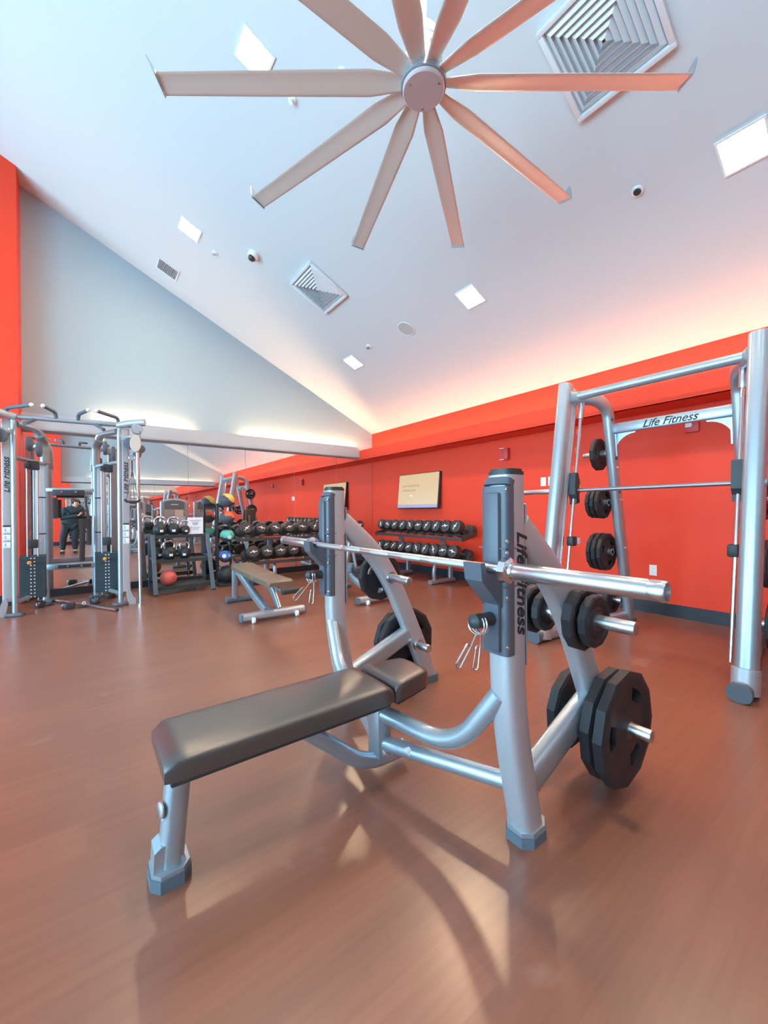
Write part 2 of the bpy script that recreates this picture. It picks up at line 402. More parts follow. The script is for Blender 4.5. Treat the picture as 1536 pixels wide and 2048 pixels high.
def air_diffuser(label, x, y, s):
    t = on_slope('air_diffuser', label, 'air vent', x, y, 'square ceiling air diffusers')
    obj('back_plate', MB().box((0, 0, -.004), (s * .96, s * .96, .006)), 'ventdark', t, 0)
    f = MB(); h = s / 2
    for s1 in (-1, 1): f.box((s1 * (h - .015), 0, -.022), (.03, s, .032), .004); f.box((0, s1 * (h - .015), -.022), (s - .06, .03, .032), .004)
    obj('frame', f, 'vent', t)
    n = 7
    for k in range(n):
        v = MB(); o_ = (h - .04) * (1 - k / n); i_ = o_ - (h - .04) / n * .74; za, zb = -.036, -.012
        O = [(-o_, -o_), (o_, -o_), (o_, o_), (-o_, o_)]; I = [(-i_, -i_), (i_, -i_), (i_, i_), (-i_, i_)]
        # each louvre is a sloped square cone
        A = [v.bm.verts.new((p[0], p[1], zb)) for p in O]; B = [v.bm.verts.new((p[0], p[1], za)) for p in I]; Cc = [v.bm.verts.new((p[0], p[1], za - .003)) for p in I]; D = [v.bm.verts.new((p[0] , p[1] , zb - .003)) for p in O]
        for j in range(4):
            j2 = (j + 1) % 4
            for q in ((A[j], A[j2], B[j2], B[j]), (D[j], Cc[j], Cc[j2], D[j2]), (B[j], B[j2], Cc[j2], Cc[j]), (A[j], D[j], D[j2], A[j2])): v.bm.faces.new(q)
        obj('louver', v, 'vent', t, 0)
air_diffuser('square air diffuser above the dumbbell racks, left of the round speaker', 2.37, 4.52, .56)
air_diffuser('large square air diffuser partly behind the fan blades', 2.45, 1.11, .56)
t = on_slope('return_air_grille', 'small louvered grille beside the grey gable wall', 'air vent', .977, 6.40)
obj('frame', MB().box((0, .13, -.006), (.285, .02, .012)).box((0, -.13, -.006), (.285, .02, .012)).box((.135, 0, -.006), (.02, .24, .012)).box((-.135, 0, -.006), (.02, .24, .012)).box((0, 0, -.001), (.27, .25, .003)), 'vent', t, 0)
g = MB()
for k in range(13): g.box((-.12 + k * .02, 0, -.008), (.008, .24, .010), rot=(0, .5, 0))
obj('louver', g, 'shroud', t, 0)
t = on_slope('security_camera', 'white dome security camera beside the square air diffuser', 'camera', 1.671, 4.843)
obj('housing', MB().lathe([(.0, 0), (.062, 0), (.062, -.045), (.052, -.062), (.0, -.062)], seg=28), 'white', t)
obj('lens_dome', MB().lathe([(.044, -.058), (.042, -.075), (.030, -.092), (.014, -.100), (0, -.102)], seg=24), 'rubber_smooth', t)
t = on_slope('ceiling_speaker', 'flat round speaker flush in the sloped ceiling', 'speaker', 3.325, 3.97)
obj('rim', MB().lathe([(.108, 0), (.114, -.004), (.112, -.009), (.104, -.009), (.104, -.002)], seg=40), 'white', t)
obj('speaker_grille', MB().lathe([(0, -.006), (.104, -.006), (.104, -.002), (0, -.002)], seg=40), mat('speaker_cloth', (.50, .50, .47), .8), t)
def sprinkler(lb, x, y, m='white'):
    t = on_slope('sprinkler_head', lb, 'sprinkler', x, y)
    obj('escutcheon', MB().lathe([(0, 0), (.036, 0), (.034, -.008), (.018, -.012), (0, -.012)], seg=20), 'white', t)
    obj('deflector', MB().cyl((0, 0, -.010), (0, 0, -.035), .010, 12).cyl((0, 0, -.036), (0, 0, -.040), .020, 14), m, t)
sprinkler('small sprinkler head left of the dome security camera', 1.348, 5.341, 'steel')
sprinkler('small sprinkler head just above the corner ceiling light', 3.274, 4.746, 'steel')
sprinkler('sprinkler head above the long left fan blade', 1.528, 2.523)
sprinkler('sprinkler head below the long left fan blade', 1.349, 2.991)
t = on_slope('smoke_detector', 'small round dark detector alone on the right side of the ceiling', 'detector', 3.288, 1.266)
obj('detector_ring', MB().lathe([(0, 0), (.038, 0), (.036, -.016), (0, -.016)], seg=24), 'white', t)
obj('sensor_eye', MB().lathe([(0, -.014), (.027, -.014), (.022, -.024), (0, -.026)], seg=20), 'dark', t)

# ------------------------------------------------------------------ ceiling fan
FX, FY, FZ = 1.367, 1.486, 3.184
t = thing('ceiling_fan', 'large silver ten-bladed ceiling fan hanging from a white pole', 'fan', (FX, FY, zc(FX)))
obj('hub_cover', MB().lathe([(0, 0), (.098, 0), (.104, .005), (.104, .018), (0, .018)], (FX, FY, FZ), seg=44), mat('fan_hub_cover', (.60, .52, .53), .5, metal=.2), t)
for k in range(3):
    cs, sn = math.cos(k * 2.094 + .9), math.sin(k * 2.094 + .9)
    obj('cover_screw', MB().cyl((FX + .082 * cs, FY + .082 * sn, FZ - .002), (FX + .082 * cs, FY + .082 * sn, FZ + .001), .005, 10), 'steel', t)
obj('hub', MB().lathe([(.09, .018), (.112, .022), (.112, .075), (.08, .09)], (FX, FY, FZ), seg=40), 'silver', t)
mo = MB().lathe([(.07, .09), (.085, .10), (.085, .17), (.080, .18), (.080, .215), (.085, .22), (.085, .26), (.07, .285), (.03, .30)], (FX, FY, FZ), seg=32)
obj('motor', mo, 'white', t)
fi = MB()
for k in range(20):
    a = 2 * PI * k / 20; fi.box((FX + .088 * math.cos(a), FY + .088 * math.sin(a), FZ + .135), (.012, .004, .07), rot=(0, 0, a))
obj('cooling_fin', fi, 'silver', t)
obj('downrod', MB().cyl((FX, FY, FZ + .29), (FX, FY, zc(FX) - .03), .020, 18), 'white', t)
obj('ceiling_mount', MB().lathe([(.055, 0), (.055, .07), (.03, .09)], (FX, FY, zc(FX) - .085), seg=24), 'white', t)
R0, R1, CH = .105, 1.30, .118
for k in range(10):
    a = math.radians(-.45 + 36 * k); er = V(math.cos(a), math.sin(a), 0); et = V(-math.sin(a), math.cos(a), 0); ez = V(0, 0, 1)
    b = MB(); secs = []
    for r, chd, tw, th in ((R0, .070, .34, .020), (R0 + .05, .082, .30, .022), (R0 + .16, .112, .24, .020), (.75, .108, .20, .018), (R1, .100, .17, .016)):
        ring = []
        c0 = V(FX, FY, FZ + .046) + er * r; cx_ = et * math.cos(tw) + ez * math.sin(tw) ; cz_ = ez * math.cos(tw) - et * math.sin(tw)
        for j in range(16):
            p = 2 * PI * j / 16; xx = chd / 2 * math.cos(p); zz = th / 2 * math.sin(p) * (1.0 if math.cos(p) < 0 else .75) + .008 * (1 - (2 * xx / chd) ** 2)
            ring.append(b.bm.verts.new(c0 + cx_ * xx + cz_ * zz))
        secs.append(ring)
    for s1, s2 in zip(secs, secs[1:]):
        for j in range(16): b.bm.faces.new((s1[j], s1[(j + 1) % 16], s2[(j + 1) % 16], s2[j]))
    b.bm.faces.new(list(reversed(secs[0]))); b.bm.faces.new(secs[-1])
    bl = obj('blade', b, 'fan', t, 50)
    # upturned winglet
    wl = MB(); p0 = V(FX, FY, FZ + .046) + er * (R1 + .001); cx_ = et * math.cos(.17) + ez * math.sin(.17)
    pts = [p0 - cx_ * .052 - ez * .008, p0 + cx_ * .052 - ez * .008, p0 + cx_ * .056 + ez * .01, p0 + cx_ * .028 + ez * .10 + er * .05, p0 + cx_ * .010 + ez * .135 + er * .065, p0 - cx_ * .012 + ez * .10 + er * .05, p0 - cx_ * .05 + ez * .012]
    f1 = [wl.bm.verts.new(q) for q in pts]; f2 = [wl.bm.verts.new(q + er * .005) for q in pts]
    wl.bm.faces.new(f1); wl.bm.faces.new(list(reversed(f2)))
    for j in range(len(pts)): wl.bm.faces.new((f1[j], f2[j], f2[(j + 1) % len(pts)], f1[(j + 1) % len(pts)]))
    obj('winglet', wl, 'silver', bl, 0)

# ------------------------------------------------------------------ weight plates (twelve-sided, with grip slots)
_plates = {}
def plate_mb(R, t, slots=True):
    mb = MB(); N = 60; rad = [.0265, .042, .42 * R + .012, .70 * R, .80 * R, .93 * R, R]; hh = [.5, .5, .34, .34, .5, .5, .36]
    def rr(i, a):
        r = rad[i]
        if i >= 4: q = PI / 6; r *= math.cos(q / 2) / math.cos(((a % q) - q / 2))
        return r
    top = []; bot = []
    for i in range(len(rad)):
        tr, br = [], []
        for k in range(N):
            a = 2 * PI * k / N; r = rr(i, a); x, z = r * math.cos(a), r * math.sin(a)
            tr.append(mb.bm.verts.new((x, -hh[i] * t, z))); br.append(mb.bm.verts.new((x, hh[i] * t, z)))
        top.append(tr); bot.append(br)
    def hole(i, k): return slots and i == 2 and (k % 20) in (7, 8, 9, 10, 11, 12)
    F = mb.bm.faces.new
    for i in range(len(rad) - 1):
        for k in range(N):
            k2 = (k + 1) % N
            if hole(i, k):
                F((top[i][k], top[i][k2], bot[i][k2], bot[i][k])); F((top[i + 1][k], bot[i + 1][k], bot[i + 1][k2], top[i + 1][k2]))
                if not hole(i, k - 1): F((top[i][k], bot[i][k], bot[i + 1][k], top[i + 1][k]))
                if not hole(i, k + 1): F((top[i][k2], top[i + 1][k2], bot[i + 1][k2], bot[i][k2]))
                continue
            F((top[i][k], top[i][k2], top[i + 1][k2], top[i + 1][k])); F((bot[i][k], bot[i + 1][k], bot[i + 1][k2], bot[i][k2]))
    for k in range(N):
        k2 = (k + 1) % N
        F((top[-1][k], bot[-1][k], bot[-1][k2], top[-1][k2])); F((top[0][k], top[0][k2], bot[0][k2], bot[0][k]))
    return mb
def plate(label, c, R, t, group, roll=0., lean=0.):
    key = (R, t)
    lab = label
    if key not in _plates:
        th = thing('weight_plate', lab, 'weight plate', c, (0, roll, lean), group, world=False)
        obj('plate_body', plate_mb(R, t, R > .1), 'rubber', th, 24)
        obj('hub_ring', MB().lathe([(.0268, -.505 * t), (.036, -.505 * t), (.036, -.47 * t), (.0268, -.47 * t)], d=(0, 1, 0), seg=24), 'rubber_smooth', th)
        _plates[key] = th; return th
    return dup(_plates[key], lab, c, (0, roll, lean), group)

# ------------------------------------------------------------------ olympic flat bench
BY = 1.385; YNEAR, YFAR = .82, 1.95
B = thing('olympic_bench', 'silver olympic flat bench with long black pad and a barbell on its uprights', 'weight bench', (1.1, BY, 0))
def pad_mb(x0, x1, yc, w0, w1, z0, z1, r=.028, n=26):
    """upholstered pad: rounded, slightly crowned, width goes from w0 to w1"""
    mb = MB(); nx, ny = n, 14; T, Bt = [], []
    rows = []
    for i in range(nx + 1):
        s = i / nx; x = x0 + (x1 - x0) * s; w = w0 + (w1 - w0) * s
        e = min(x - x0, x1 - x); q = max(0., 1 - e / .05); wi = w - .022 * (q ** 2.2)
        zt = z1 - r * .75 * max(0., 1 - e / r) ** 2
        row = []
        sec = [(-1, z0), (-1, z0 + .006), (-1.0, z0 + (zt - z0) * .55), (-.985, zt - .014), (-.95, zt - .005), (-.85, zt - .001), (-.5, zt + .002), (0, zt + .003), (.5, zt + .002), (.85, zt - .001), (.95, zt - .005), (.985, zt - .014), (1.0, z0 + (zt - z0) * .55), (1, z0 + .006), (1, z0)]
        for (a, z) in sec: row.append(mb.bm.verts.new((x, yc + a * wi / 2, z)))
        rows.append(row)
    m = len(rows[0])
    for i in range(nx):
        for k in range(m - 1): mb.bm.faces.new((rows[i][k], rows[i + 1][k], rows[i + 1][k + 1], rows[i][k + 1]))
        mb.bm.faces.new((rows[i][m - 1], rows[i + 1][m - 1], rows[i + 1][0], rows[i][0]))
    mb.bm.faces.new(list(reversed(rows[0]))); mb.bm.faces.new(rows[-1])
    return mb
p = obj('bench_pad', pad_mb(.172, .978, BY, .285, .285, .358, .424, .03), 'vinyl', B, 50)
obj('pad_base_board', MB().box((.575, BY, .349), (.775, .262, .020), .006), 'dark', p)
p = obj('head_pad', pad_mb(.986, 1.205, BY, .285, .185, .352, .424, .026, 16), 'vinyl', B, 50)
obj('pad_base_board', MB().prism([(1.0, BY - .125), (1.19, BY - .08), (1.19, BY + .08), (1.0, BY + .125)], 'XY', .335, .018), 'dark', p)
# front leg
l = obj('front_leg', MB().tube([(.232, BY, .345), (.203, BY, .03)], .03, 24, sec=(.040, .036, .8), up=(1, 0, 0)), 'silver', B)
fc = MB()
fc.prism([(.150, BY - .030), (.172, BY - .056), (.232, BY - .056), (.254, BY - .030), (.254, BY + .030), (.232, BY + .056), (.172, BY + .056), (.150, BY + .030)], 'XY', .034, .014)
fc.prism([(.155, .046), (.158, .105), (.176, .118), (.200, .118), (.245, .046)], 'XZ', BY - .034, .068)
obj('foot_cap', fc, 'silver', l, 25)
obj('rubber_foot', MB().prism([(.146, BY - .032), (.170, BY - .060), (.234, BY - .060), (.258, BY - .032), (.258, BY + .032), (.234, BY + .060), (.170, BY + .060), (.146, BY + .032)], 'XY', 0, .036), 'foot', l, 20)
obj('round_badge', MB().lathe([(0, .006), (.016, .006), (.024, .004), (.026, 0), (0, 0)], (.178, BY - .012, .215), (-1, -.25, .09), 28), 'steel', l)
# spine, support post, cross tubes
obj('spine_tube', MB().tube([(.52, BY, .345), (.62, BY, .325), (.925, BY, .062), (1.14, BY, .060)], .031, 18, .11), 'silver', B)
sp = obj('support_post', MB().box((.998, BY, .212), (.066, .082, .26), .008), 'silver', B)
for dz in (.10, .31): obj('support_bolt', MB().lathe([(0, 0), (.012, 0), (.012, .010), (.006, .013), (0, .013)], (.998, BY - .041, dz), (0, -1, 0), 10), 'chrome', sp, 20)
for sg, yp in ((-1, YNEAR), (1, YFAR)):
    side = 'near' if sg < 0 else 'far'
    o1 = obj('side_brace_tube', MB().tube([(1.0, BY + sg * .03, .262), (1.045, BY + sg * .395, .275), (1.085, BY + sg * .555, .51)], .033, 18, .13), 'silver', B)
    o2 = obj('floor_cross_tube', MB().tube([(1.005, BY + sg * .03, .138), (1.155, BY + sg * .545, .19)], .030, 18), 'silver', B)
    if sg < 0: obj('warning_label', MB().box((1.010 + .022, BY - .135, .158), (.018, .085, .030), rot=(0, -.5, -.28)), 'paper', o2, 0)
    up = obj('upright', MB().tube([(1.108, yp, 1.222), (1.108, yp, .45), (1.205, yp, .03)], .045, 32, .22, sec=(.051, .047, .62), up=(0, 1, 0)), 'silver_wide', B)
    obj('end_cap', MB().tube([(1.108, yp, 1.222), (1.108, yp, 1.234)], .05, 32, sec=(.051, .047, .62), up=(0, 1, 0)).tube([(1.108, yp, 1.234), (1.108, yp, 1.242)], .05, 32, sec=(.046, .042, .62), up=(0, 1, 0)), 'dark', up)
    ft = MB().prism([(1.142, yp - .028), (1.172, yp - .052), (1.236, yp - .052), (1.272, yp - .028), (1.272, yp + .028), (1.236, yp + .052), (1.172, yp + .052), (1.142, yp + .028)], 'XY', .032, .016)
    obj('foot_plate', ft, 'silver', up, 20)
    obj('rubber_foot', MB().prism([(1.138, yp - .030), (1.170, yp - .056), (1.238, yp - .056), (1.276, yp - .030), (1.276, yp + .030), (1.238, yp + .056), (1.170, yp + .056), (1.138, yp + .030)], 'XY', 0, .034), 'foot', up, 20)
    # plastic guard with bar hooks facing the bench
    gd = MB()
    gd.tube([(1.064, yp, .655), (1.064, yp, 1.185)], .05, 28, sec=(.026, .051, .5), up=(0, 1, 0))
    gd.box((1.036, yp, .915), (.022, .060, .50), .008)
    gd.tube([(1.066, yp, 1.185), (1.075, yp, 1.207)], .05, 28, sec=(.022, .0495, .5), up=(0, 1, 0))
    for zz in (.99, .872): gd.box((1.062, yp, zz), (.060, .1032, .003))
    g = obj('upright_guard', gd, 'liner', B)
    for zz in (1.172, 1.012, .978, .835, .682):
        obj('guard_screw', MB().lathe([(0, .003), (.006, .003), (.008, 0), (0, 0)], (1.046, yp - .0475, zz), (0, -1, 0), 12), 'chrome', g)
    hk = MB()
    hk.prism([(1.05, .918), (1.05, .80), (1.030, .810), (.945, .898), (.938, .952), (.958, .952), (.966, .924), (.982, .918)], 'XZ', yp - .034, .068)
    obj('bar_hook', hk, 'liner', B, 25)
    obj('collar_peg', MB().lathe([(.022, 0), (.020, .045), (.024, .055), (.022, .085), (.010, .095), (0, .096)], (1.03, yp, .768), (-1, 0, .05), 18), 'dark', B)
    # rear brace with weight horns
    br = obj('rear_brace', MB().tube([(1.15, yp, 1.055), (1.375, yp, .865), (1.515, yp, .655), (1.70, yp, .27), (1.80, yp, .03)], .05, 26, .16, sec=(.056, .040, .62), up=(0, 1, 0)), 'silver_wide', B)
    obj('brace_flange', MB().box((1.163, yp, .865), (.006, .074, .53), .002), 'silver', br, 0)
    obj('rubber_foot', MB().tube([(1.80, yp, 0), (1.80, yp, .045)], .05, 22, sec=(.065, .05, .62), up=(0, 1, 0)), 'foot', br)
    obj('lower_strut', MB().tube([(1.165, yp, .165), (1.665, yp, .355)], .05, 24, sec=(.052, .036, .62), up=(0, 1, 0)), 'silver', B)
    for (px, pz, yo, yi) in ((1.468, .711, .245, .215), (1.678, .268, .215, .145)):
        for s2, ln in ((sg, yo), (-sg, yi)):
            h = MB(); a = V(px, yp + s2 * .034, pz); b = V(px, yp + s2 * ln, pz)
            h.cyl(a, a + V(0, s2 * .012, 0), .034, 20); h.cyl(a, b, .0235, 22, .004)
            obj('weight_horn', h, 'steel', B)
lg = text_mb('Life Fitness', .073, .0006, .32)
o = obj('logo_lettering', lg.xf(basis((1.121, YNEAR - .0478, .880), (0, 0, -1), (1, 0, 0))), 'ink', B, 0)

gp = 'weight plates on the olympic bench'
plate('small black plate on the outer side of the bench near upper horn, against the brace', (1.468, .758, .709), .115, .044, gp, .1)
plate('smallest black plate at the outer end of the bench near upper horn', (1.468, .714, .709), .094, .034, gp, .2)
plate('small black plate behind the near brace, on the inner upper horn', (1.468, .905, .709), .078, .034, gp, .3)
plate('black plate at the inner end of the near upper horn, farther from the brace', (1.468, .955, .709), .096, .044, gp, .1)
plate('big black twelve-sided plate next to the near brace, on the lowest near horn', (1.678, .755, .262), .212, .048, gp, .13)
plate('big black twelve-sided plate on the outside of the near lower horn, closest to the camera', (1.678, .703, .262), .220, .046, gp, .05)
plate('medium black plate on the inner lower horn behind the near brace', (1.678, .915, .262), .165, .046, gp, .2)
plate('medium black plate with grip slots on the upper horn of the far upright', (1.468, 2.022, .709), .150, .046, gp, .5)
plate('large black plate next to the brace on the lower horn of the far upright', (1.678, 2.025, .262), .215, .056, gp, .3)
plate('large black plate with grip slots at the outer end of the far lower horn', (1.678, 2.085, .262), .205, .05, gp, .6)

# ------------------------------------------------------------------ barbell on the hooks
BX, BZ, BC = .987, .934, 1.349
bb = thing('barbell', 'long chrome olympic barbell resting on the bench hooks', 'barbell', (BX, BC, BZ))
obj('shaft', MB().cyl((BX, BC - .61, BZ), (BX, BC + .61, BZ), .0132, 20), 'steel', bb)
for a, b in ((-.555, -.30), (-.255, -.145), (-.06, .06), (.145, .255), (.30, .555)):
    obj('knurled_band', MB().cyl((BX, BC + a, BZ), (BX, BC + b, BZ), .0139, 20), 'knurl', bb)
for sg in (-1, 1):
    sl = obj('sleeve', MB().lathe([(.0215, .645), (.0235, .648), (.0235, .985), (.0225, .987), (.0225, .990), (.0235, .992), (.0235, 1.018), (.0215, 1.0225), (.0175, 1.0225), (.0165, 1.012), (0, 1.012)], (BX, BC, BZ), (0, sg, 0), 30), 'steel', bb)
    obj('sleeve_collar', MB().lathe([(.0, .606), (.030, .606), (.038, .610), (.038, .632), (.031, .637), (.026, .639), (.026, .646), (0, .646)], (BX, BC, BZ), (0, sg, 0), 8).lathe([(.0, .637), (.026, .637), (.026, .6465), (0, .6465)], (BX, BC, BZ), (0, sg, 0), 24), 'chrome', bb, 40)

def spring_collar(label, c):
    t = thing('spring_collar', label, 'barbell clip', c, 0, 'spring collars on the bench pegs')
    x, y, z = c; pts = []
    for k in range(64):
        a = k / 63 * 2 * PI * 2.6 + .6; pts.append((x - .016 + .032 * k / 63, y + .0285 * math.sin(a), z + .0285 * math.cos(a)))
    obj('coil', MB().tube(pts, .003, 8), 'chrome', t)
    for s, dx, dy in ((-1, -.14, -.012), (1, -.012, .012)):
        x0 = x + s * .014; p0 = V(x0, y + dy * .2, z - .028); d = V(dx, dy, -.115).normalized(); sd = V(0, 1, 0).cross(d).normalized() * .012
        a = p0 + d * .042; b = p0 + d * .115
        obj('wire_handle', MB().tube([p0, a - sd * .6, b - sd, b + d * .006, b + sd, a + sd, a + sd * .1], .003, 8, .008, n=4), 'chrome', t)
spring_collar('chrome spring clip hanging from the peg of the near upright', (.968, YNEAR, .760))
spring_collar('chrome spring clip hanging from the peg of the far upright', (.968, YFAR, .760))

# ------------------------------------------------------------------ guided barbell rack (smith machine) by the red wall
S = thing('smith_machine', 'tall silver guided barbell rack standing against the red wall', 'smith machine', (3.6, 1.295, 0))
YA, YB = 1.95, .64
for y, sg in ((YA, 1), (YB, -1)):
    yi = y - sg * .10
    u = obj('front_column', MB().tube([(3.148, y, .10), (3.518, y, 2.235)], .05, 30, sec=(.067, .056, .8), up=(0, 1, 0)), 'silver', S)
    obj('column_rail', MB().tube([(3.255, y - sg * .050, .34), (3.595, y - sg * .050, 2.12)], .01, 10, sec=(.010, .012, .5), up=(0, 1, 0)), 'chrome', u)
    obj('column_plate', MB().tube([(3.225, y - sg * .045, .25), (3.575, y - sg * .045, 2.20)], .02, 10, sec=(.028, .010, .4), up=(0, 1, 0)), 'silver_wide', u)
    # catch holes strip
    for k in range(9):
        q = .45 + k * .17; obj('safety_catch', MB().box((3.246 + q * .172 + .034, y - sg * .063, q), (.016, .006, .055), .002), 'orange_cord', u, 0)
    obj('foot_rail', MB().tube([(3.02, y, .055), (4.38, y - sg * .18, .055)], .05, 20, sec=(.05, .045, .7), up=(0, 1, 0)), 'silver', S)
    obj('rubber_foot', MB().tube([(2.985, y, .052), (3.03, y, .052)], .05, 22, sec=(.052, .058, .75), up=(0, 1, 0)), 'foot', S)
    obj('column_socket', MB().tube([(3.115, y, .02), (3.145, y, .16)], .05, 24, sec=(.084, .066, .8), up=(0, 1, 0)), 'silver_wide', S)
    yr = 1.76 if sg > 0 else .83
    rf = obj('rear_frame', MB().tube([(3.50, y - sg * .03, 2.115), (3.75, yr + sg * .02, 2.11), (3.895, yr, 2.03), (4.02, yr, 1.40), (4.33, yr, .03)], .05, 24, .16, sec=(.058, .042, .7), up=(0, 1, 0)), 'silver', S)
    obj('rubber_foot', MB().tube([(4.33, yr, 0), (4.33, yr, .04)], .05, 20, sec=(.066, .052, .7), up=(0, 1, 0)), 'foot', S)
    for zz in (1.93, 1.58, 1.27): obj('frame_bolt', MB().cyl((4.0 - (zz - 1.5) * .22 - .02, yr - .042 , zz), (4.0 - (zz - 1.5) * .22 - .02, yr - .048, zz), .011, 12), 'dark', rf)
    for zz in (1.50, 1.20, .74): obj('white_tick', MB().box((4.0 - (zz - 1.5) * .2 - .0, yr - .0425, zz), (.04, .003, .011)), 'white', rf, 0)
    # vertical guide rod with bumper
    obj('guide_rod', MB().cyl((3.270, yi, .14), (3.608, yi, 2.10), .013, 14), 'chrome', S)
    obj('rod_bumper', MB().cyl((3.577, yi, 1.92), (3.602, yi, 2.07), .024, 18, .004), 'steel', S)
    # safety stop
    st = obj('safety_stop', MB().box((3.40, yi - sg * .01, .835), (.085, .06, .085), .015), 'dark', S)
    obj('stop_pad', MB().box((3.475, yi - sg * .01, .832), (.06, .05, .055), .008), 'white', st)
    # weight horns on the rear frame
    for (px, pz) in ((3.965, 1.635), (3.99, 1.172), (4.06, .70), (4.25, .21)):
        a = V(px, yr + sg * .035, pz); obj('weight_horn', MB().cyl(a, a + V(0, sg * .055, 0), .034, 16).cyl(a, a + V(0, sg * .225, 0), .0235, 18, .004), 'steel', S)
    obj('corner_gusset', MB().prism([(3.93, 1.80), (3.965, 1.80), (4.0, 1.60), (3.955, 1.60)], 'XZ', yr - sg * .045, -sg * .012), 'silver', S, 0)
obj('top_bar', MB().cyl((3.565, YB + .06, 2.125), (3.565, YA - .06, 2.125), .036, 22), 'silver', S)
lb = obj('logo_crossbar', MB().box((3.945, 1.295, 1.853), (.05, .88, .093), .018), 'silver', S)
lg = text_mb('Life Fitness', .088, .0006, .4)
obj('logo_lettering', lg.xf(basis((3.9196, 1.285, 1.850), (0, -1, 0), (0, 0, 1))), 'ink', lb, 0)
for sg, y0 in ((1, .855), (-1, 1.735)):
    q = [(y0, 1.81), (y0, 1.63)] + [(y0 + sg * (.18 - .165 * math.cos(a)) , 1.63 + .165 * math.sin(a)) for a in [k * PI / 2 / 8 for k in range(1, 9)]] + [(y0 + sg * .19, 1.81)]
    obj('arched_brace', MB().prism(q, 'YZ', 3.955, .014), 'silver', S, 0)
g = thing('guided_barbell', 'dark grey bar riding on the guide rods of the tall barbell rack', 'barbell', (3.47, 1.295, 1.277))
obj('shaft', MB().cyl((3.47, .70, 1.277), (3.47, 1.89, 1.277), .0155, 18), mat('dark_bar_steel', (.30, .29, .34), .35, metal=.85), g)
for y, sg in ((YA, 1), (YB, -1)):
    yi = y - sg * .10
    obj('sleeve', MB().cyl((3.47, yi + sg * .02, 1.277), (3.47, yi + sg * .51, 1.277), .0235, 20, .004), 'steel', g)
    cr = MB(); cr.prism([(3.435, 1.43), (3.475, 1.43), (3.505, 1.36), (3.51, 1.27), (3.495, 1.24), (3.50, 1.17), (3.44, 1.155), (3.445, 1.20), (3.42, 1.24), (3.42, 1.33)], 'XZ', yi - .03, .06)
    k = obj('bar_carriage', cr, 'dark', g, 25)
    obj('warning_label', MB().prism([(yi - .0, 1.278), (yi + .03, 1.278), (yi + .015, 1.318)] if False else [(3.492, 1.29), (3.512, 1.30), (3.500, 1.33)], 'XZ', yi - .032, .002), 'yellow', k, 0)
gp = 'weight plates on the tall barbell rack'
for lb, x, y, z, R, tt in (('single plate on the topmost horn of the tall barbell rack', 3.965, 1.875, 1.633, .155, .045),
    ('plate nearest the frame on the second horn of the tall barbell rack', 3.99, 1.85, 1.170, .150, .04), ('middle plate on the second horn of the tall barbell rack', 3.99, 1.895, 1.170, .150, .04), ('outer plate on the second horn of the tall barbell rack', 3.99, 1.94, 1.170, .145, .04),
    ('plate nearest the frame on the third horn of the tall barbell rack', 4.06, 1.85, .698, .182, .045), ('middle plate on the third horn of the tall barbell rack', 4.06, 1.90, .698, .182, .045), ('outer plate on the third horn of the tall barbell rack', 4.06, 1.95, .698, .178, .045),
    ('small plate on the lowest horn of the tall barbell rack', 4.25, 1.90, .207, .15, .06)):
    plate(lb, (x, y, z), R, tt, gp, random.uniform(0, .5))
for lb, x, y, z, R, tt in (('plate on the right frame of the tall barbell rack, lowest horn', 4.25, .70, .207, .2, .05), ('plate on the right frame of the tall barbell rack, third horn', 4.06, .70, .698, .178, .045),
    ('plate on the right frame of the tall barbell rack, second horn', 3.99, .71, 1.170, .15, .04)):
    plate(lb, (x, y, z), R, tt, gp, .2)

# ------------------------------------------------------------------ dumbbells and racks
D0 = thing('dumbbell', 'x', 'dumbbell', (0, 0, 0), 0, 'dumbbells', world=False)
for s in (-1, 1):
    h = obj('head', MB().lathe([(0, .062), (.055, .062), (.076, .069), (.080, .082), (.080, .148), (.074, .160), (.062, .164), (.060, .160), (0, .160)], d=(s, 0, 0), seg=24), 'rubber_smooth', D0)
    if s < 0:
        e = MB()
        # white running-figure mark on the end face
        for (cx, cy, sx, sy, a) in ((-.026, .0, .044, .008, .10), (.026, .002, .042, .008, -.10), (.004, .010, .020, .018, .4), (-.006, -.008, .018, .012, -.5)):
            e.box((-.1612, cx, cy), (.002, sx, sy), rot=(a, 0, 0))
        obj('emblem', e, 'emblem', h, 0)
obj('handle', MB().lathe([(.014, -.066), (.0165, -.03), (.018, 0), (.0165, .03), (.014, .066)], d=(1, 0, 0), seg=16), 'chrome', D0)
_first = [True]
def ordinal(k): return ['first', 'second', 'third', 'fourth', 'fifth', 'sixth', 'seventh', 'eighth', 'ninth', 'tenth', 'eleventh'][k]
def put_db(label, loc, rz, tilt, sc, spin, group):
    if _first[0]: d = D0; _first[0] = False; d['label'] = label; d['group'] = group
    else: d = dup(D0, label, group=group)
    d.location = loc; d.rotation_mode = 'XYZ'
    d.rotation_euler = (Matrix.Rotation(rz, 3, 'Z') @ Matrix.Rotation(tilt, 3, 'Y') @ Matrix.Rotation(spin, 3, 'X')).to_euler()
    d.scale = (sc, sc, sc)
M['tray'] = mat('dark_tray_paint', (.055, .045, .045), .5)
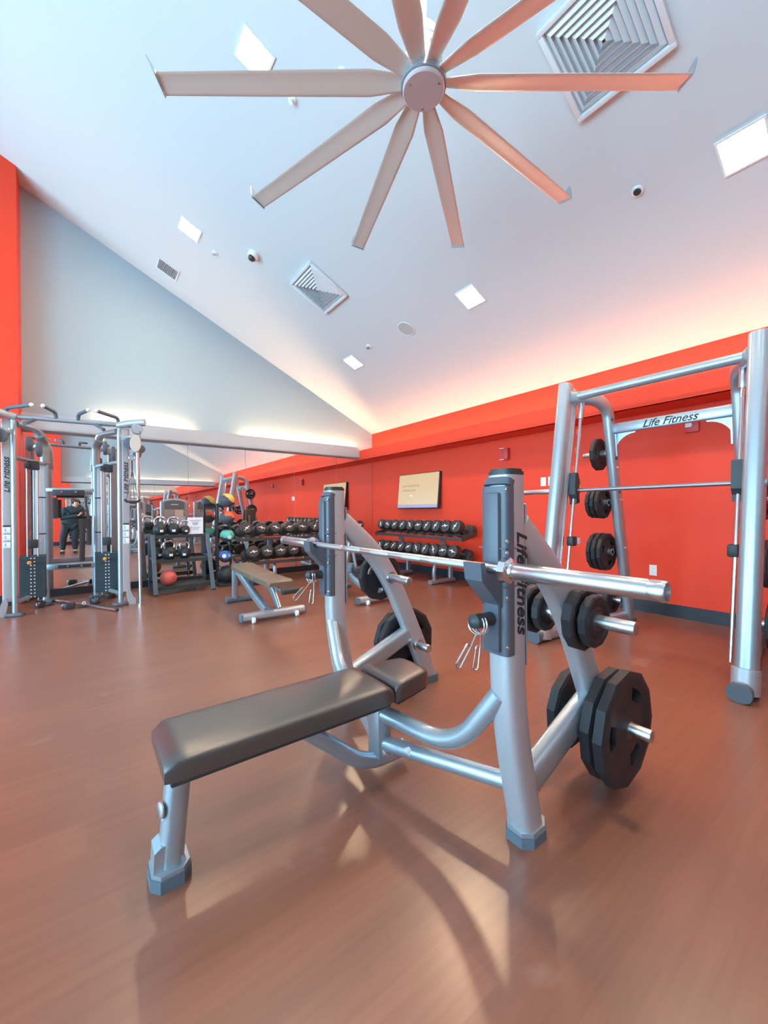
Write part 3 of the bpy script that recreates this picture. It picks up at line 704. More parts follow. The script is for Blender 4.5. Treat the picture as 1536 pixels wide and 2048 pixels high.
def db_rack(label, o, along, out, length, legs, tiers):
    """o: floor point under the front tray edge at the start; along: direction of the row; out: towards the wall"""
    A, O = Vector(along), Vector(out); o = Vector(o)
    t = thing('dumbbell_rack', label, 'dumbbell rack', o, 0, 'dumbbell racks')
    def P(a, b, z): return o + A * a + O * b + V(0, 0, z)
    for (zt, b0) in tiers:
        tr = MB()
        n = O.cross(A)
        for (bb, zz) in ((.045, -.095), (.235, -.052)):
            tr.tube([P(-.06, b0 + bb, zt + zz), P(length + .06, b0 + bb, zt + zz)], .02, 4, sec=(.055, .007, .01), up=(0, 0, 1))
        tr.tube([P(-.06, b0 + .0, zt - .088), P(length + .06, b0 + .0, zt - .088)], .01, 6, sec=(.007, .024, .3), up=(0, 0, 1))
        for s in (-.06, length + .06): tr.tube([P(s, b0 - .01, zt - .092), P(s, b0 + .30, zt - .022)], .02, 8, sec=(.006, .034, .4), up=(0, 0, 1))
        obj('tray', tr, 'tray', t, 20)
    for a in legs:
        ft = obj('foot_bar', MB().tube([P(a, -.04, .035), P(a, .46, .035)], .035, 18, .0, sec=(.045, .034, .7), up=(0, 0, 1)), 'silver', t)
        f = MB(); top, low = tiers[0], tiers[1]
        f.tube([P(a, .06, .05), P(a, .035, .20), P(a, low[1] + .10, low[0] - .11)], .03, 14, .10, sec=(.026, .03, .7))
        obj('front_leg', f, 'silver', t)
        f = MB().tube([P(a, .40, .05), P(a, .40, .32), P(a, top[1] + .16, top[0] - .10)], .04, 14, .15, sec=(.03, .045, .7))
        obj('rear_leg', f, 'silver', t)
# against the red wall, under the television
XF = 4.24
db_rack('low two-tier dumbbell rack on the red wall under the television', (XF - .07, 3.92, 0), (0, 1, 0), (1, 0, 0), 1.95, (.50, 1.52), ((.79, .05), (.44, 0.)))
for k in range(10):
    y = 3.985 + .2015 * k; sc = 1.20 - .012 * k
    put_db('%s dumbbell from the right, top tier under the television' % ordinal(k), (XF + .16, y, .835), 0, .27, sc, random.uniform(-1.2, 1.2), 'dumbbells under the television')
for k in range(10):
    y = 3.99 + .195 * k; sc = 1.20 - .012 * k
    put_db('%s dumbbell from the right, low tier under the television' % ordinal(k), (XF + .10, y, .482), 0, .27, sc, random.uniform(-1.2, 1.2), 'dumbbells under the television')
# in front of the mirror, running into the room corner
YF = 6.14
db_rack('low two-tier dumbbell rack in front of the corner mirrors', (4.12, YF - .07, 0), (-1, 0, 0), (0, 1, 0), 2.22, (.45, 1.72), ((.775, .05), (.415, 0.)))
for k in range(10):
    x = 1.975 + .228 * k
    put_db('%s dumbbell from the ball rack, top tier before the mirror' % ordinal(k), (x, YF + .16, .822), PI / 2, .24, 1.10 - .008 * k, random.uniform(-1.2, 1.2), 'dumbbells before the mirror')
for k in range(10):
    x = 2.05 + .218 * k
    put_db('%s dumbbell from the ball rack, low tier before the mirror' % ordinal(k), (x, YF + .10, .460), PI / 2, .24, 1.18 - .012 * k, random.uniform(-.5, .5), 'dumbbells before the mirror')

# ------------------------------------------------------------------ kettlebell shelf
def shelf():
    t = thing('kettlebell_shelf', 'black three-level kettlebell shelf with slanted legs before the mirror', 'shelf', (1.11, 6.33, 0))
    for sx, xb, xt in ((-1, .755, .735), (1, 1.475, 1.425)):
        for yb, yt, dx in ((6.07, 6.20, 0), (6.62, 6.48, 0)):
            obj('leg', MB().tube([(xb, yb, .0), (xt, yt, .80)], .02, 8, sec=(.020, .026, .25), up=(1, 0, 0)), 'foot', t, 20)
        obj('side_stretcher', MB().box(((xb + xt) / 2 + .0, 6.34, .47), (.024, .36, .03)), 'foot', t, 0)
        obj('rubber_foot', MB().box((xb, 6.07, .012), (.05, .06, .024), .004), 'dark', t, 0)
    for z, d, y in ((.79, .30, 6.34), (.455, .38, 6.335), (.10, .46, 6.34)):
        s = MB().box((1.095, y, z), (.70, d, .012)).box((1.095, y - d / 2, z - .012), (.70, .014, .045)).box((1.095, y + d / 2, z + .012), (.70, .014, .06))
        obj('shelf_tray', s, 'dark', t, 0)
    return t
shelf()
KB = None
def kettlebell(label, c, sc, rz=0.):
    global KB
    if KB is None:
        KB = thing('kettlebell', label, 'kettlebell', c, rz, 'kettlebells on the shelf', world=False)
        obj('bell', MB().lathe([(0, 0), (.05, 0), (.068, .018), (.082, .055), (.084, .085), (.074, .125), (.055, .150), (.03, .163), (0, .166)], seg=28), 'kb', KB)
        obj('handle', MB().tube([(-.052, 0, .135), (-.070, 0, .185), (-.052, 0, .235), (0, 0, .246), (.052, 0, .235), (.070, 0, .185), (.052, 0, .135)], .0155, 14, .05), 'chrome', KB)
        obj('weight_tag', MB().box((0, -.080, .060), (.042, .008, .034), .002, rot=(-.10, 0, 0)), 'white', KB, 0)
        r = KB
    else: r = dup(KB, label, c, (0, 0, rz))
    r.scale = (sc, sc, sc); return r
kettlebell('chrome-handled kettlebell at the left of the top shelf', (.835, 6.29, .797), 1.0, .15)
kettlebell('chrome-handled kettlebell in the middle of the top shelf', (1.005, 6.30, .797), .98, -.1)
kettlebell('smaller kettlebell beside the white notice on the top shelf', (1.150, 6.29, .797), .78, .1)
kettlebell('kettlebell at the far left of the middle shelf, set back', (.82, 6.42, .462), .95, .3)
kettlebell('large kettlebell at the front of the middle shelf', (.945, 6.26, .462), 1.05, .1)
kettlebell('kettlebell right of the large one on the middle shelf', (1.140, 6.28, .462), .92, -.2)
t = thing('notice_stand', 'white printed notice in a stand on the kettlebell shelf', 'sign', (1.29, 6.28, .796))
obj('notice_sheet', MB().box((1.285, 6.285, .915), (.205, .004, .235)), 'paper', t, 0)
obj('stand_foot', MB().box((1.285, 6.30, .799), (.205, .07, .004)), 'white', t, 0)
for k, (wd, zz, hh) in enumerate(((.15, .99, .014), (.10, .965, .012), (.07, .94, .03), (.13, .89, .010), (.09, .865, .010))):
    obj('print_line', MB().box((1.285, 6.2825, zz), (wd, .001, hh)), 'inkgrey', t, 0)
tag(obj('exercise_ball', MB().sphere((.925, 6.22, .106 + .105), .105), 'ball_pink'), 'faded red rubber ball on the bottom kettlebell shelf', 'ball')

# ------------------------------------------------------------------ medicine ball rack
t = thing('ball_rack', 'narrow black upright rack holding five medicine balls', 'ball rack', (1.74, 6.42, 0))
for x in (1.645, 1.835):
    obj('post', MB().box((x, 6.50, .62), (.030, .035, 1.24), .004), 'dark', t, 0)
    for z in (.085, .35, .67, .93, 1.195): obj('ball_cradle', MB().tube([(x, 6.50, z - .045), (x, 6.27, z - .08), (x, 6.245, z - .05)], .008, 8, .02), 'dark', t)
obj('base', MB().box((1.74, 6.42, .018), (.30, .42, .036), .006), 'dark', t, 0)
for z in (.06, 1.2): obj('cross_tie', MB().box((1.74, 6.50, z), (.19, .02, .04)), 'dark', t, 0)
def ball(label, c, r, m1, m2, f, mark=None):
    b = thing('medicine_ball', label, 'medicine ball', (c[0], c[1], c[2] - r), 0, 'medicine balls on the rack')
    mb = MB(); mb.sphere(c, r, 32, 20, (1, 1, .94))
    for fc in mb.bm.faces:
        d = (fc.calc_center_median() - Vector(c)) / r
        if f(d): fc.material_index = 1
    o = obj('ball_body', mb, [m1, m2], b)
    if mark:
        for (ax, az, rr) in mark:
            d = V(math.sin(ax), -math.cos(ax), az).normalized()
            obj('round_mark', MB().lathe([(0, .0), (rr, -.004), (rr, -.0065), (0, -.003)], Vector(c) + d * (r * .992 + .005), d, 20), 'white', o)
    return b, o
ball('grey and yellow medicine ball at the top of the ball rack', (1.745, 6.35, 1.285), .112, 'ball_grey', 'ball_yellow', lambda d: d.x + d.z * .9 > .12 and d.z > -.35)
ball('black and red medicine ball, second from the top of the rack', (1.745, 6.35, 1.02), .112, 'ball_grey', 'ball_red', lambda d: d.z > .25 and d.x > -.45 or (d.x > .35 and d.z > .05))
ball('teal medicine ball in the middle of the ball rack', (1.745, 6.35, .748), .104, 'ball_grey', 'ball_teal', lambda d: abs(d.z) < .72 and d.z + d.x * .35 > -.45, [(.08, -.18, .030)])
b, o = ball('blue medicine ball with white marks, below the teal ball', (1.715, 6.35, .432), .096, 'ball_grey', 'ball_blue', lambda d: d.z + .35 * d.x - .1 > -.42 and not (d.x > .2 and d.z < -.1), [(-.42, .18, .030)])
lg = text_mb('X', .062, .001, .0)
obj('white_letter', lg.xf(basis((1.748, 6.35 - .0935, .452), (1, .18, 0), (0, .1, 1))), 'white', o, 0)
ball('big black slam ball at the bottom of the ball rack', (1.745, 6.34, .175), .135, 'ball_black', 'ball_grey', lambda d: False)

# ------------------------------------------------------------------ adjustable benches
def adj_bench(label, ox, oy, back_angle, rot=0., hy=.275):
    t = thing('adjustable_bench', label, 'weight bench', (ox, oy, 0), rot, 'adjustable benches', world=False)
    # local: +y runs away from the wheels; x across
    obj('front_foot_bar', MB().tube([(-.33, 0, .058), (-.18, .0, .058), (.18, 0, .058), (.33, 0, .058)], .04, 18, sec=(.05, .036, .6), up=(0, 0, 1)), 'silver_wide', t)
    for s in (-1, 1):
        obj('end_cap', MB().box((s * .335, 0, .055), (.02, .10, .075), .008), 'foot', t)
        obj('transport_wheel', MB().cyl((s * .245, -.062, .030), (s * .215, -.062, .030), .030, 20, .006), 'white', t)
    obj('rear_foot_bar', MB().tube([(-.20, 1.02, .04), (.20, 1.02, .04)], .04, 16, sec=(.04, .032, .6), up=(0, 0, 1)), 'foot', t)
    obj('main_beam', MB().tube([(-.06, .03, .075), (-.06, .40, .18), (-.06, .98, .385)], .03, 16, .1, sec=(.035, .05, .6)), 'silver', t)
    obj('rear_post', MB().box((-.10, 1.01, .22), (.06, .06, .36), .01), 'silver', t)
    obj('seat_strut', MB().tube([(.07, .03, .075), (.07, .16, .22), (.045, .34, .375)], .03, 14, .08, sec=(.022, .048, .5)), 'silver', t)
    obj('hinge_block', MB().box((0, .46, .33), (.17, .16, .08), .01), 'dark', t)
    obj('adjuster_ladder', MB().prism([(.62, .30), (.72, .27), (.86, .33), (.92, .40), (.60, .40)], 'YZ', -.03, .02).prism([(.62, .30), (.72, .27), (.86, .33), (.92, .40), (.60, .40)], 'YZ', .03, .02), 'silver', t, 0)
    obj('pop_pin', MB().cyl((.03, .74, .30), (.13, .74, .30), .012, 10).sphere((.14, .74, .30), .020, 12, 8), 'gold', t)
    obj('carry_handle', MB().cyl((-.02, -.26, .318), (.16, -.26, .318), .032, 18, .008), 'dark', t)
    obj('handle_stem', MB().tube([(0, -.24, .32), (0, .05, .345)], .016, 10), 'silver', t)
    sm = pad_mb(-.21, .26, 0, .27, .27, .37, .43, .028, 12); sm.xf(Matrix.Rotation(PI / 2, 4, 'Z')); sm.xf(Matrix.Translation((0, 0, -.005)))
    obj('seat_pad', sm, 'vinyl_brown', t, 50)
    bm_ = pad_mb(.0, .80, 0, .27, .27, 0., .065, .028, 20); bm_.xf(Matrix.Rotation(PI / 2, 4, 'Z')); bm_.xf(Matrix.Translation((0, hy, .365)) @ Matrix.Rotation(back_angle, 4, 'X'))
    obj('back_pad', bm_, 'vinyl_brown', t, 50)
    ca, sa = math.cos(back_angle), math.sin(back_angle)
    fr = MB().tube([(0, hy + .02, .345), (0, hy + .70 * ca, .345 + .70 * sa)], .025, 12, sec=(.03, .02, .5))
    obj('back_frame', fr, 'silver', t)
    if back_angle > .3:
        for s in (-1, 1): obj('back_support', MB().tube([(s * .11 - .06, .58, .20), (s * .012 - .06, .60, .70), (s * .012 - .02, hy + .3 * ca - .01, .68)], .022, 12, .04), 'silver', t)
        obj('support_tie', MB().box((-.06, .585, .30), (.20, .03, .03), .006), 'silver', t)
    else:
        obj('head_bracket', MB().box((0, 1.10, .385), (.10, .06, .06), .01), 'silver', t)
    return t
adj_bench('brown padded adjustable bench lying flat before the dumbbell rack', 1.575, 4.05, .055)
adj_bench('adjustable bench with raised back, partly hidden behind the far bench upright', 2.90, 3.98, 1.42, 0., .94)

# ------------------------------------------------------------------ television and wall devices
t = thing('television', 'flat television with pale yellow screen tilted on the red wall', 'television', (4.80, 5.42, 1.46), (0, .10, 0), world=False)
W2, H2 = .545, .315
obj('tv_case', MB().box((0, 0, 0), (.055, 2 * W2, 2 * H2), .006), 'dark', t)
sc_ = obj('screen', MB().box((-.0285, 0, .022), (.002, 2 * W2 - .03, 2 * H2 - .066)), 'screen', t, 0)
obj('screen_footer', MB().box((-.0287, 0, -.275), (.002, 2 * W2 - .03, .055)), 'screenbar', t, 0)
obj('footer_highlight', MB().box((-.0292, .34, -.275), (.002, .16, .022)), 'screentext', t, 0)
random.seed(3)
for zz, y1, n in ((.095, .42, 9), (.012, .42, 6)):
    tx = MB(); y = y1
    for k in range(n):
        wd = random.uniform(.025, .07); tx.box((-.0292, y - wd / 2, zz + random.uniform(-.004, .004)), (.002, wd, random.uniform(.025, .042))); y -= wd + .012
    obj('blurred_text_line', tx, 'screentext', t, 0)
obj('screen_icon', MB().box((-.0292, .16, -.085), (.002, .05, .024)), 'screenwhite', t, 0)
obj('wall_arm', MB().box((.05, 0, .02), (.06, .25, .25), .004), 'dark', t, 0)
t = thing('wall_speaker', 'small red box speaker high on the red wall', 'speaker', (4.85, 3.585, 1.905))
obj('cabinet', MB().box((4.815, 3.585, 1.905), (.07, .135, .165), .008), 'redbox', t)
for zz in (1.985, 1.825): obj('edge_strip', MB().box((4.795, 3.610, zz), (.05, .075, .008), .002), 'white', t, 0)
def wall_plate(label, y, z, wd, hh, name, cat, slot):
    t = thing(name, label, cat, (4.85, y, z), 0)
    p = obj('cover_plate', MB().box((4.847, y, z), (.006, wd, hh), .002), 'white', t, 0)
    for zz in slot: obj('socket' if name == 'power_outlet' else 'rocker', MB().box((4.8435, y, z + zz), (.003, .03, .028 if len(slot) > 1 else .06), .001), 'paper', t, 0)
wall_plate('left white switch beside the tall barbell rack column', 3.005, 1.477, .075, .115, 'light_switch', 'switch', (0,))
wall_plate('right white switch, half behind the barbell rack column', 2.90, 1.48, .075, .115, 'light_switch', 'switch', (0,))
wall_plate('white power outlet low on the red wall', 1.735, .458, .07, .112, 'power_outlet', 'power outlet', (.025, -.025))
t = thing('fire_strobe', 'small red and white fire strobe below the rack crossbar', 'alarm', (4.85, 1.385, 1.92))
obj('strobe_base', MB().box((4.835, 1.385, 1.915), (.03, .12, .10), .006), 'redbox', t)
obj('strobe_lens', MB().box((4.812, 1.405, 1.935), (.03, .06, .045), .010), 'white', t)

# ------------------------------------------------------------------ cable machine in front of the mirror
CMX = -.13
def cp(x, y, z): return V(x, y - .126 * (x - .345), z)
def mir(x, s): return x if s > 0 else 2 * CMX - x
C = thing('cable_machine', 'silver dual-tower cable machine with pull-up grips before the mirror', 'cable machine', (CMX, 6.1, 0))
for s in (1, -1):
    m_ = lambda x: mir(x, s)
    tw = obj('front_upright', MB().tube([cp(m_(.345), 5.76, .03), cp(m_(.345), 5.76, 2.13)], .026, 18), 'silver', C)
    fp = obj('front_plate', MB().tube([cp(m_(.405), 5.775, .16), cp(m_(.405), 5.775, 2.12)], .03, 20, sec=(.024, .042, .4), up=(1, 0, 0)), 'silver_wide', C)
    lg = text_mb('Life Fitness', .085, .0006, .35); q = cp(m_(.405), 5.7495, 1.52)
    obj('logo_lettering', lg.xf(basis(q, (0, 0, 1), (-1, .126, 0))), 'ink', fp, 0)
    for k, z in enumerate((.93, .85, .77)):
        q = cp(m_(.405), 5.749, z); cdm = obj('instruction_card', MB().box(q, (.060, .003, .062), rot=(0, 0, -.126)), 'paper', fp, 0)
        for dx, dz, w_, h_ in ((-.012, .002, .012, .034), (.010, .006, .010, .030), (0, -.022, .04, .004)):
            obj('printed_figure', MB().box(q + V(dx, -.002, dz), (w_, .001, h_), rot=(0, 0, -.126)), 'inkgrey', fp, 0)
    obj('card_header', MB().box(cp(m_(.405), 5.749, .975), (.062, .003, .016), rot=(0, 0, -.126)), 'ink', fp, 0)
    rear = MB().tube([cp(m_(.125), 6.45, .03), cp(m_(.125), 6.45, 1.98), cp(m_(.19), 6.24, 2.11), cp(m_(.335), 5.80, 2.09)], .03, 16, .16, sec=(.030, .036, .7))
    obj('rear_upright', rear, 'silver', C)
    obj('shoulder_cover', MB().tube([cp(m_(.125), 6.44, 1.72), cp(m_(.13), 6.44, 1.98), cp(m_(.17), 6.30, 2.06)], .05, 18, .12, sec=(.055, .05, .6)), 'shroud', C)
    obj('rear_panel', MB().box(cp(m_(.19), 6.42, 1.14), (.10, .02, 1.15), .004), 'silver_wide', C)
    for z in (1.715, .145): obj('side_tube', MB().cyl(cp(m_(.345), 5.76, z), cp(m_(.125), 6.45, z), .024, 14), 'silver', C)
    for xx, yy in ((.345, 5.76), (.125, 6.45)):
        obj('rubber_foot', MB().box(cp(m_(xx), yy, .018), (.15, .11, .036), .012, rot=(0, 0, s * .3)), 'foot', C)
    # weight stack with pin
    ws = MB(); x0 = m_(.222)
    for k in range(12): ws.box(cp(x0, 6.09, .150 + .040 * k), (.226, .12, .0394), .001)
    st = obj('weight_stack', ws, 'stack', C, 0)
    obj('stack_shroud', MB().box(cp(x0, 6.155, .37), (.236, .012, .50)), 'stack', C, 0)
    obj('selector_pin', MB().cyl(cp(x0 - .02, 6.03, .545), cp(x0 - .02, 5.985, .545), .013, 12).sphere(cp(x0 - .02, 5.975, .545), .022, 12, 8), 'gold', st)
    nm = MB()
    for k in range(12):
        for dx in (-.012, .020): nm.box(cp(x0 + dx, 6.0292, .150 + .040 * k), (.013, .002, .012))
    obj('weight_numbers', nm, 'paper', st, 0)
    for dx in (-.045, .050): obj('guide_rod', MB().cyl(cp(x0 + dx, 6.09, .10), cp(x0 + dx, 6.09, 1.70), .0075, 10), 'steel', C)
    for dx in (-.010, .020): obj('cable', MB().cyl(cp(x0 + dx, 6.09, .74), cp(x0 + dx, 6.09, 1.70), .003, 8), 'dark', C)
    obj('top_stack_block', MB().box(cp(x0 + .005, 6.08, .755), (.085, .09, .10), .012), 'dark', C)
    obj('pulley_block', MB().box(cp(x0 + .02, 6.05, 1.66), (.10, .10, .10), .014).box(cp(x0 - .035, 6.04, 1.655), (.05, .12, .06), .01), 'dark', C)
    for zz, dx in ((1.90, -.01), (1.84, .075)):
        obj('pulley_wheel', MB().cyl(cp(x0 + dx - .018, 5.98, zz), cp(x0 + dx + .018, 5.98, zz), .085, 24, .008), 'foot', C)
    for zz in (1.30, .86): obj('cable_stop', MB().box(cp(m_(.148), 6.30, zz), (.075, .02, .016), .004), 'dark', C)
    # outer adjustable column with pulleys
    obj('outer_column', MB().cyl(cp(m_(.535), 5.60, .02), cp(m_(.515), 5.62, 1.90), .019, 16), 'steel', C)
    obj('column_foot', MB().cyl(cp(m_(.535), 5.60, 0), cp(m_(.535), 5.60, .03), .034, 18), 'steel', C)
    obj('upper_tie', MB().box(cp(m_(.43), 5.70, 1.99), (.14, .04, .06), .006), 'silver', C)
    obj('pulley_housing', MB().lathe([(0, -.018), (.075, -.018), (.082, -.010), (.082, .010), (.075, .018), (0, .018)], cp(m_(.495), 5.60, 1.925), (.25 * s, 1, 0), 28).xf(Matrix.Translation(cp(m_(.495), 5.60, 1.925)) @ Matrix.Diagonal((.72, 1, 1.30, 1)) @ Matrix.Translation(-cp(m_(.495), 5.60, 1.925))), 'brass' if s > 0 else 'shroud', C)
    for dx, zz, rr_ in ((-.045, 1.93, .072), (.055, 1.87, .050), (.02, 1.80, .045)):
        obj('pulley_wheel', MB().cyl(cp(m_(.495 + dx), 5.64, zz), cp(m_(.495 + dx), 5.68, zz), rr_, 24, .006), 'foot', C)
    sc = [(0, .0), (.065, .0), (.068, .055), (.035, .11), (.02, .16), (.005, .19), (-.02, .20), (-.03, .14), (-.02, .07)]
    for dy, mm in ((0, 'silver_wide'), (.022, 'foot')):
        obj('foot_guard', MB().prism([(m_(.430 + a), b) for a, b in sc], 'XZ', cp(m_(.43), 5.735, 0).y + dy, .018), mm, C, 0)
    obj('top_arm', MB().tube([cp(m_(.33), 5.76, 2.15), cp(m_(.48), 5.70, 2.185), cp(m_(.60), 5.66, 2.195)], .042, 18, .06), 'silver_wide', C)
    obj('pulley_hanger', MB().lathe([(0, -.03), (.055, -.03), (.06, -.02), (.06, .02), (.055, .03), (0, .03)], cp(m_(.515), 5.66, 2.105), (0, 1, 0), 24), 'silver', C)
    obj('cable', MB().cyl(cp(m_(.54), 5.60, 2.08), cp(m_(.54), 5.60, 1.95), .0035, 8), 'dark', C)
obj('top_beam', MB().tube([cp(2 * CMX - .50, 5.76, 2.155), cp(.50, 5.76, 2.155)], .024, 16), 'silver', C)
for xb, xt in ((-.66, -.44), (-.245, -.345), (-.045, .045), (.335, .12)):
    obj('pull_up_grip', MB().tube([cp(xb, 5.76, 2.15), cp(xb, 5.74, 2.235), cp(xt, 5.56, 2.26)], .019, 14, .05), 'foot', C)
    obj('grip_end', MB().sphere(cp(xt, 5.56, 2.26), .021, 12, 8), 'white', C)
for xb, xt in ((-.43, -.50), (.115, .19)):
    obj('angled_grip', MB().tube([cp(xb, 5.76, 2.14), cp(xt, 5.60, 2.06)], .019, 14), 'foot', C)
# centre frame bars with bolt plates
for z, h, z2, x0, x1 in ((1.400, .05, 1.365, -.315, .01), (.435, .075, .437, -.27, .07)):
    obj('centre_bar', MB().box(cp((CMX * 2) / 2, 6.45, z), (.50, .06, h), .008, rot=(0, 0, -.126)), 'silver', C)
    pl = obj('bolt_plate', MB().box(cp((x0 + x1) / 2, 6.41, z2), (x1 - x0, .02, .075 if z > 1 else .042), .008, rot=(0, 0, -.126)), 'dark', C)
    for dx in (-.07, .07): obj('plate_bolt', MB().cyl(cp((x0 + x1) / 2 + dx, 6.40, z2 + (.012 if z > 1 else 0)), cp((x0 + x1) / 2 + dx, 6.39, z2 + (.012 if z > 1 else 0)), .012, 10), 'chrome', pl)
# things hanging on the machine
t = thing('rope_handle', 'black strap handle hanging from the right outer cable column', 'cable attachment', (.455, 5.56, 1.24))
p = cp(.455, 5.56, 0); top = V(p.x, p.y, 1.78)
obj('carabiner', MB().ring((p.x, p.y, 1.75), .03, .005, (0, 1, 0), 18, 8), 'chrome', t)
obj('hanger_link', MB().cyl((p.x, p.y, 1.72), (p.x, p.y, 1.60), .008, 8), 'dark', t)
for dx in (-.058, -.02, .02, .058): obj('strap', MB().tube([(p.x, p.y, 1.61), (p.x + dx, p.y, 1.27)], .006, 6, sec=(.009, .003, .4)), 'rubber_smooth', t)
obj('grip_bar', MB().tube([(p.x - .075, p.y, 1.265), (p.x - .055, p.y, 1.235), (p.x + .055, p.y, 1.235), (p.x + .075, p.y, 1.265)], .014, 12, .03), 'dark', t)
def strap(label, xs, zs, wd, y=6.36, cat='strap'):
    pts = [cp(x, y, z) for x, z in zip(xs, zs)]
    return tag(obj('hanging_strap', MB().tube(pts, .02, 8, .06, sec=(wd, .008, .4), up=(0, 1, 0)), 'rubber_smooth'), label, cat, 'straps hanging on the cable machine')
strap('black strap hanging left under the upper bolt plate', (-.285, -.285), (1.30, 1.04), .026)
strap('long black strap hanging down from the right end of the bolt plate', (.015, .03, .055, .06), (1.33, 1.15, 1.0, .70), .012)
strap('grey padded belt in the centre of the cable machine', (-.006, -.006), (1.035, .91), .050, 6.33)
strap('dark strap bundle at the right side of the cable machine centre', (.055, .05), (1.07, .70), .028, 6.35)
strap('wide black strap pad hanging in the middle right of the cable machine', (-.015, -.025), (.96, .50), .030, 6.34)
t = thing('lat_bar', 'straight chrome bar lying on the floor between the cable towers', 'bar', (0, 6.0, 0))
a, b = V(-.300, 6.50, .019), V(.284, 5.418, .019)
obj('bar_shaft', MB().cyl(a, b, .016, 16), 'chrome', t); d = (b - a).normalized()
for q, e in ((a, -1), (b, 1)): obj('end_cap', MB().cyl(q - d * e * .006, q + d * e * .020, .0185, 14, .003), 'dark', t)
obj('centre_eyelet', MB().ring((a + b) / 2 + V(0, 0, .022), .016, .005, d, 16, 8), 'white', t)
first = None
for lb, x, y, rz in (('black ankle strap on the floor nearest the chrome bar', -.15, 5.93, .3), ('black ankle strap on the floor under the left weight stack', -.42, 6.24, 1.2),
                     ('black ankle strap on the floor at the right tower, beside the bar', .10, 6.05, 2.1), ('black ankle strap on the floor behind the right weight stack', .27, 6.34, .8)):
    if first is None:
        first = thing('ankle_strap', lb, 'ankle strap', (x, y, 0), rz, 'ankle straps on the floor', world=False)
        pts = [(.055 * math.cos(k / 20 * 5.6), .04 * math.sin(k / 20 * 5.6), .035) for k in range(21)]
        obj('cuff', MB().tube(pts, .02, 10, sec=(.009, .034, .5), up=(0, 0, 1)), 'rubber_smooth', first)
        obj('strap_tail', MB().tube([(.045, -.03, .012), (.11, -.06, .008), (.17, -.04, .008)], .01, 8, .03, sec=(.018, .005, .4)), 'rubber_smooth', first)
        obj('metal_ring', MB().ring((-.06, 0, .05), .016, .003, (1, 0, 0), 16, 8), 'chrome', first)
    else: dup(first, lb, (x, y, 0), (0, 0, rz))

# ------------------------------------------------------------------ weight machines behind the camera (seen in the mirror)
def machine(label, x, y, kind, rz=0.):
    t = thing('weight_machine', label, 'weight machine', (x, y, 0), rz, 'weight machines reflected in the mirror', world=False)
    q = [(-.30, .12), (.30, .12), (.30, 1.40)] + [(.30 * math.cos(a), 1.40 + .09 * math.sin(a)) for a in [k * PI / 10 for k in range(1, 10)]] + [(-.30, 1.40)]
    obj('shroud', MB().prism(q, 'XZ', .12, .03), 'shroud', t, 0)
    obj('header_panel', MB().prism([(-.28, 1.20), (.28, 1.20), (.28, 1.40)] + [(.28 * math.cos(a), 1.40 + .08 * math.sin(a)) for a in [k * PI / 10 for k in range(1, 10)]] + [(-.28, 1.40)], 'XZ', .151, .008), 'liner', t, 0)
    obj('header_mark', MB().box((0, .161, 1.35), (.20, .003, .018)), 'white', t, 0)
    obj('window_panel', MB().box((.13, .153, .95), (.24, .006, .46), .002), 'brass', t, 0)
    for s in (-1, 1): obj('tower_column', MB().tube([(s * .345, .08, .03), (s * .345, .08, 1.45)], .04, 18, sec=(.05, .038, .7), up=(0, 1, 0)), 'silver', t)
    obj('top_cap', MB().tube([(-.345, .08, 1.43), (-.2, .08, 1.49), (0, .08, 1.51), (.2, .08, 1.49), (.345, .08, 1.43)], .03, 12, .1), 'silver', t)
    obj('base_frame', MB().box((0, -.45, .05), (.09, 1.0, .07), .015).box((0, .08, .05), (.72, .09, .07), .015).box((0, -.92, .05), (.6, .08, .07), .015), 'silver', t)
    obj('seat_post', MB().box((0, -.55, .24), (.07, .09, .36), .01), 'silver', t)
    s_ = pad_mb(-.2, .2, 0, .38, .34, 0, .07, .025, 12); s_.xf(Matrix.Translation((0, -.55, .42)) @ Matrix.Rotation(PI / 2, 4, 'Z')); obj('seat', s_, 'vinyl', t, 50)
    b_ = pad_mb(0, .62, 0, .36, .30, 0, .07, .025, 16); b_.xf(Matrix.Translation((0, -.76, .50)) @ Matrix.Rotation(PI / 2, 4, 'Z') @ Matrix.Rotation(-PI / 2 - .12 + PI, 4, 'Y') @ Matrix.Rotation(PI, 4, 'Z')); obj('backrest', b_, 'vinyl', t, 50)
    for s in (-1, 1):
        if kind == 'press': pts = [(s * .30, -.10, 1.25), (s * .46, -.35, 1.22), (s * .46, -.75, 1.0), (s * .30, -.95, .98)]
        else: pts = [(s * .34, .05, 1.05), (s * .50, -.30, 1.0), (s * .52, -.62, .72), (s * .40, -.70, .55)]
        ar = obj('press_arm', MB().tube(pts, .03, 14, .12), 'silver', t)
        e = Vector(pts[-1]); obj('hand_grip', MB().cyl(e + V(0, 0, -.07), e + V(0, 0, .07), .02, 14, .004), 'dark', ar)
    return t
machine('arched grey weight machine behind the camera, nearest the aisle', 2.28, -.38, 'press')
machine('arched weight machine behind the camera, by the red wall', 3.35, -.95, 'leg')
machine('arched weight machine behind the camera, farthest from the red wall', 1.20, -1.20, 'leg')

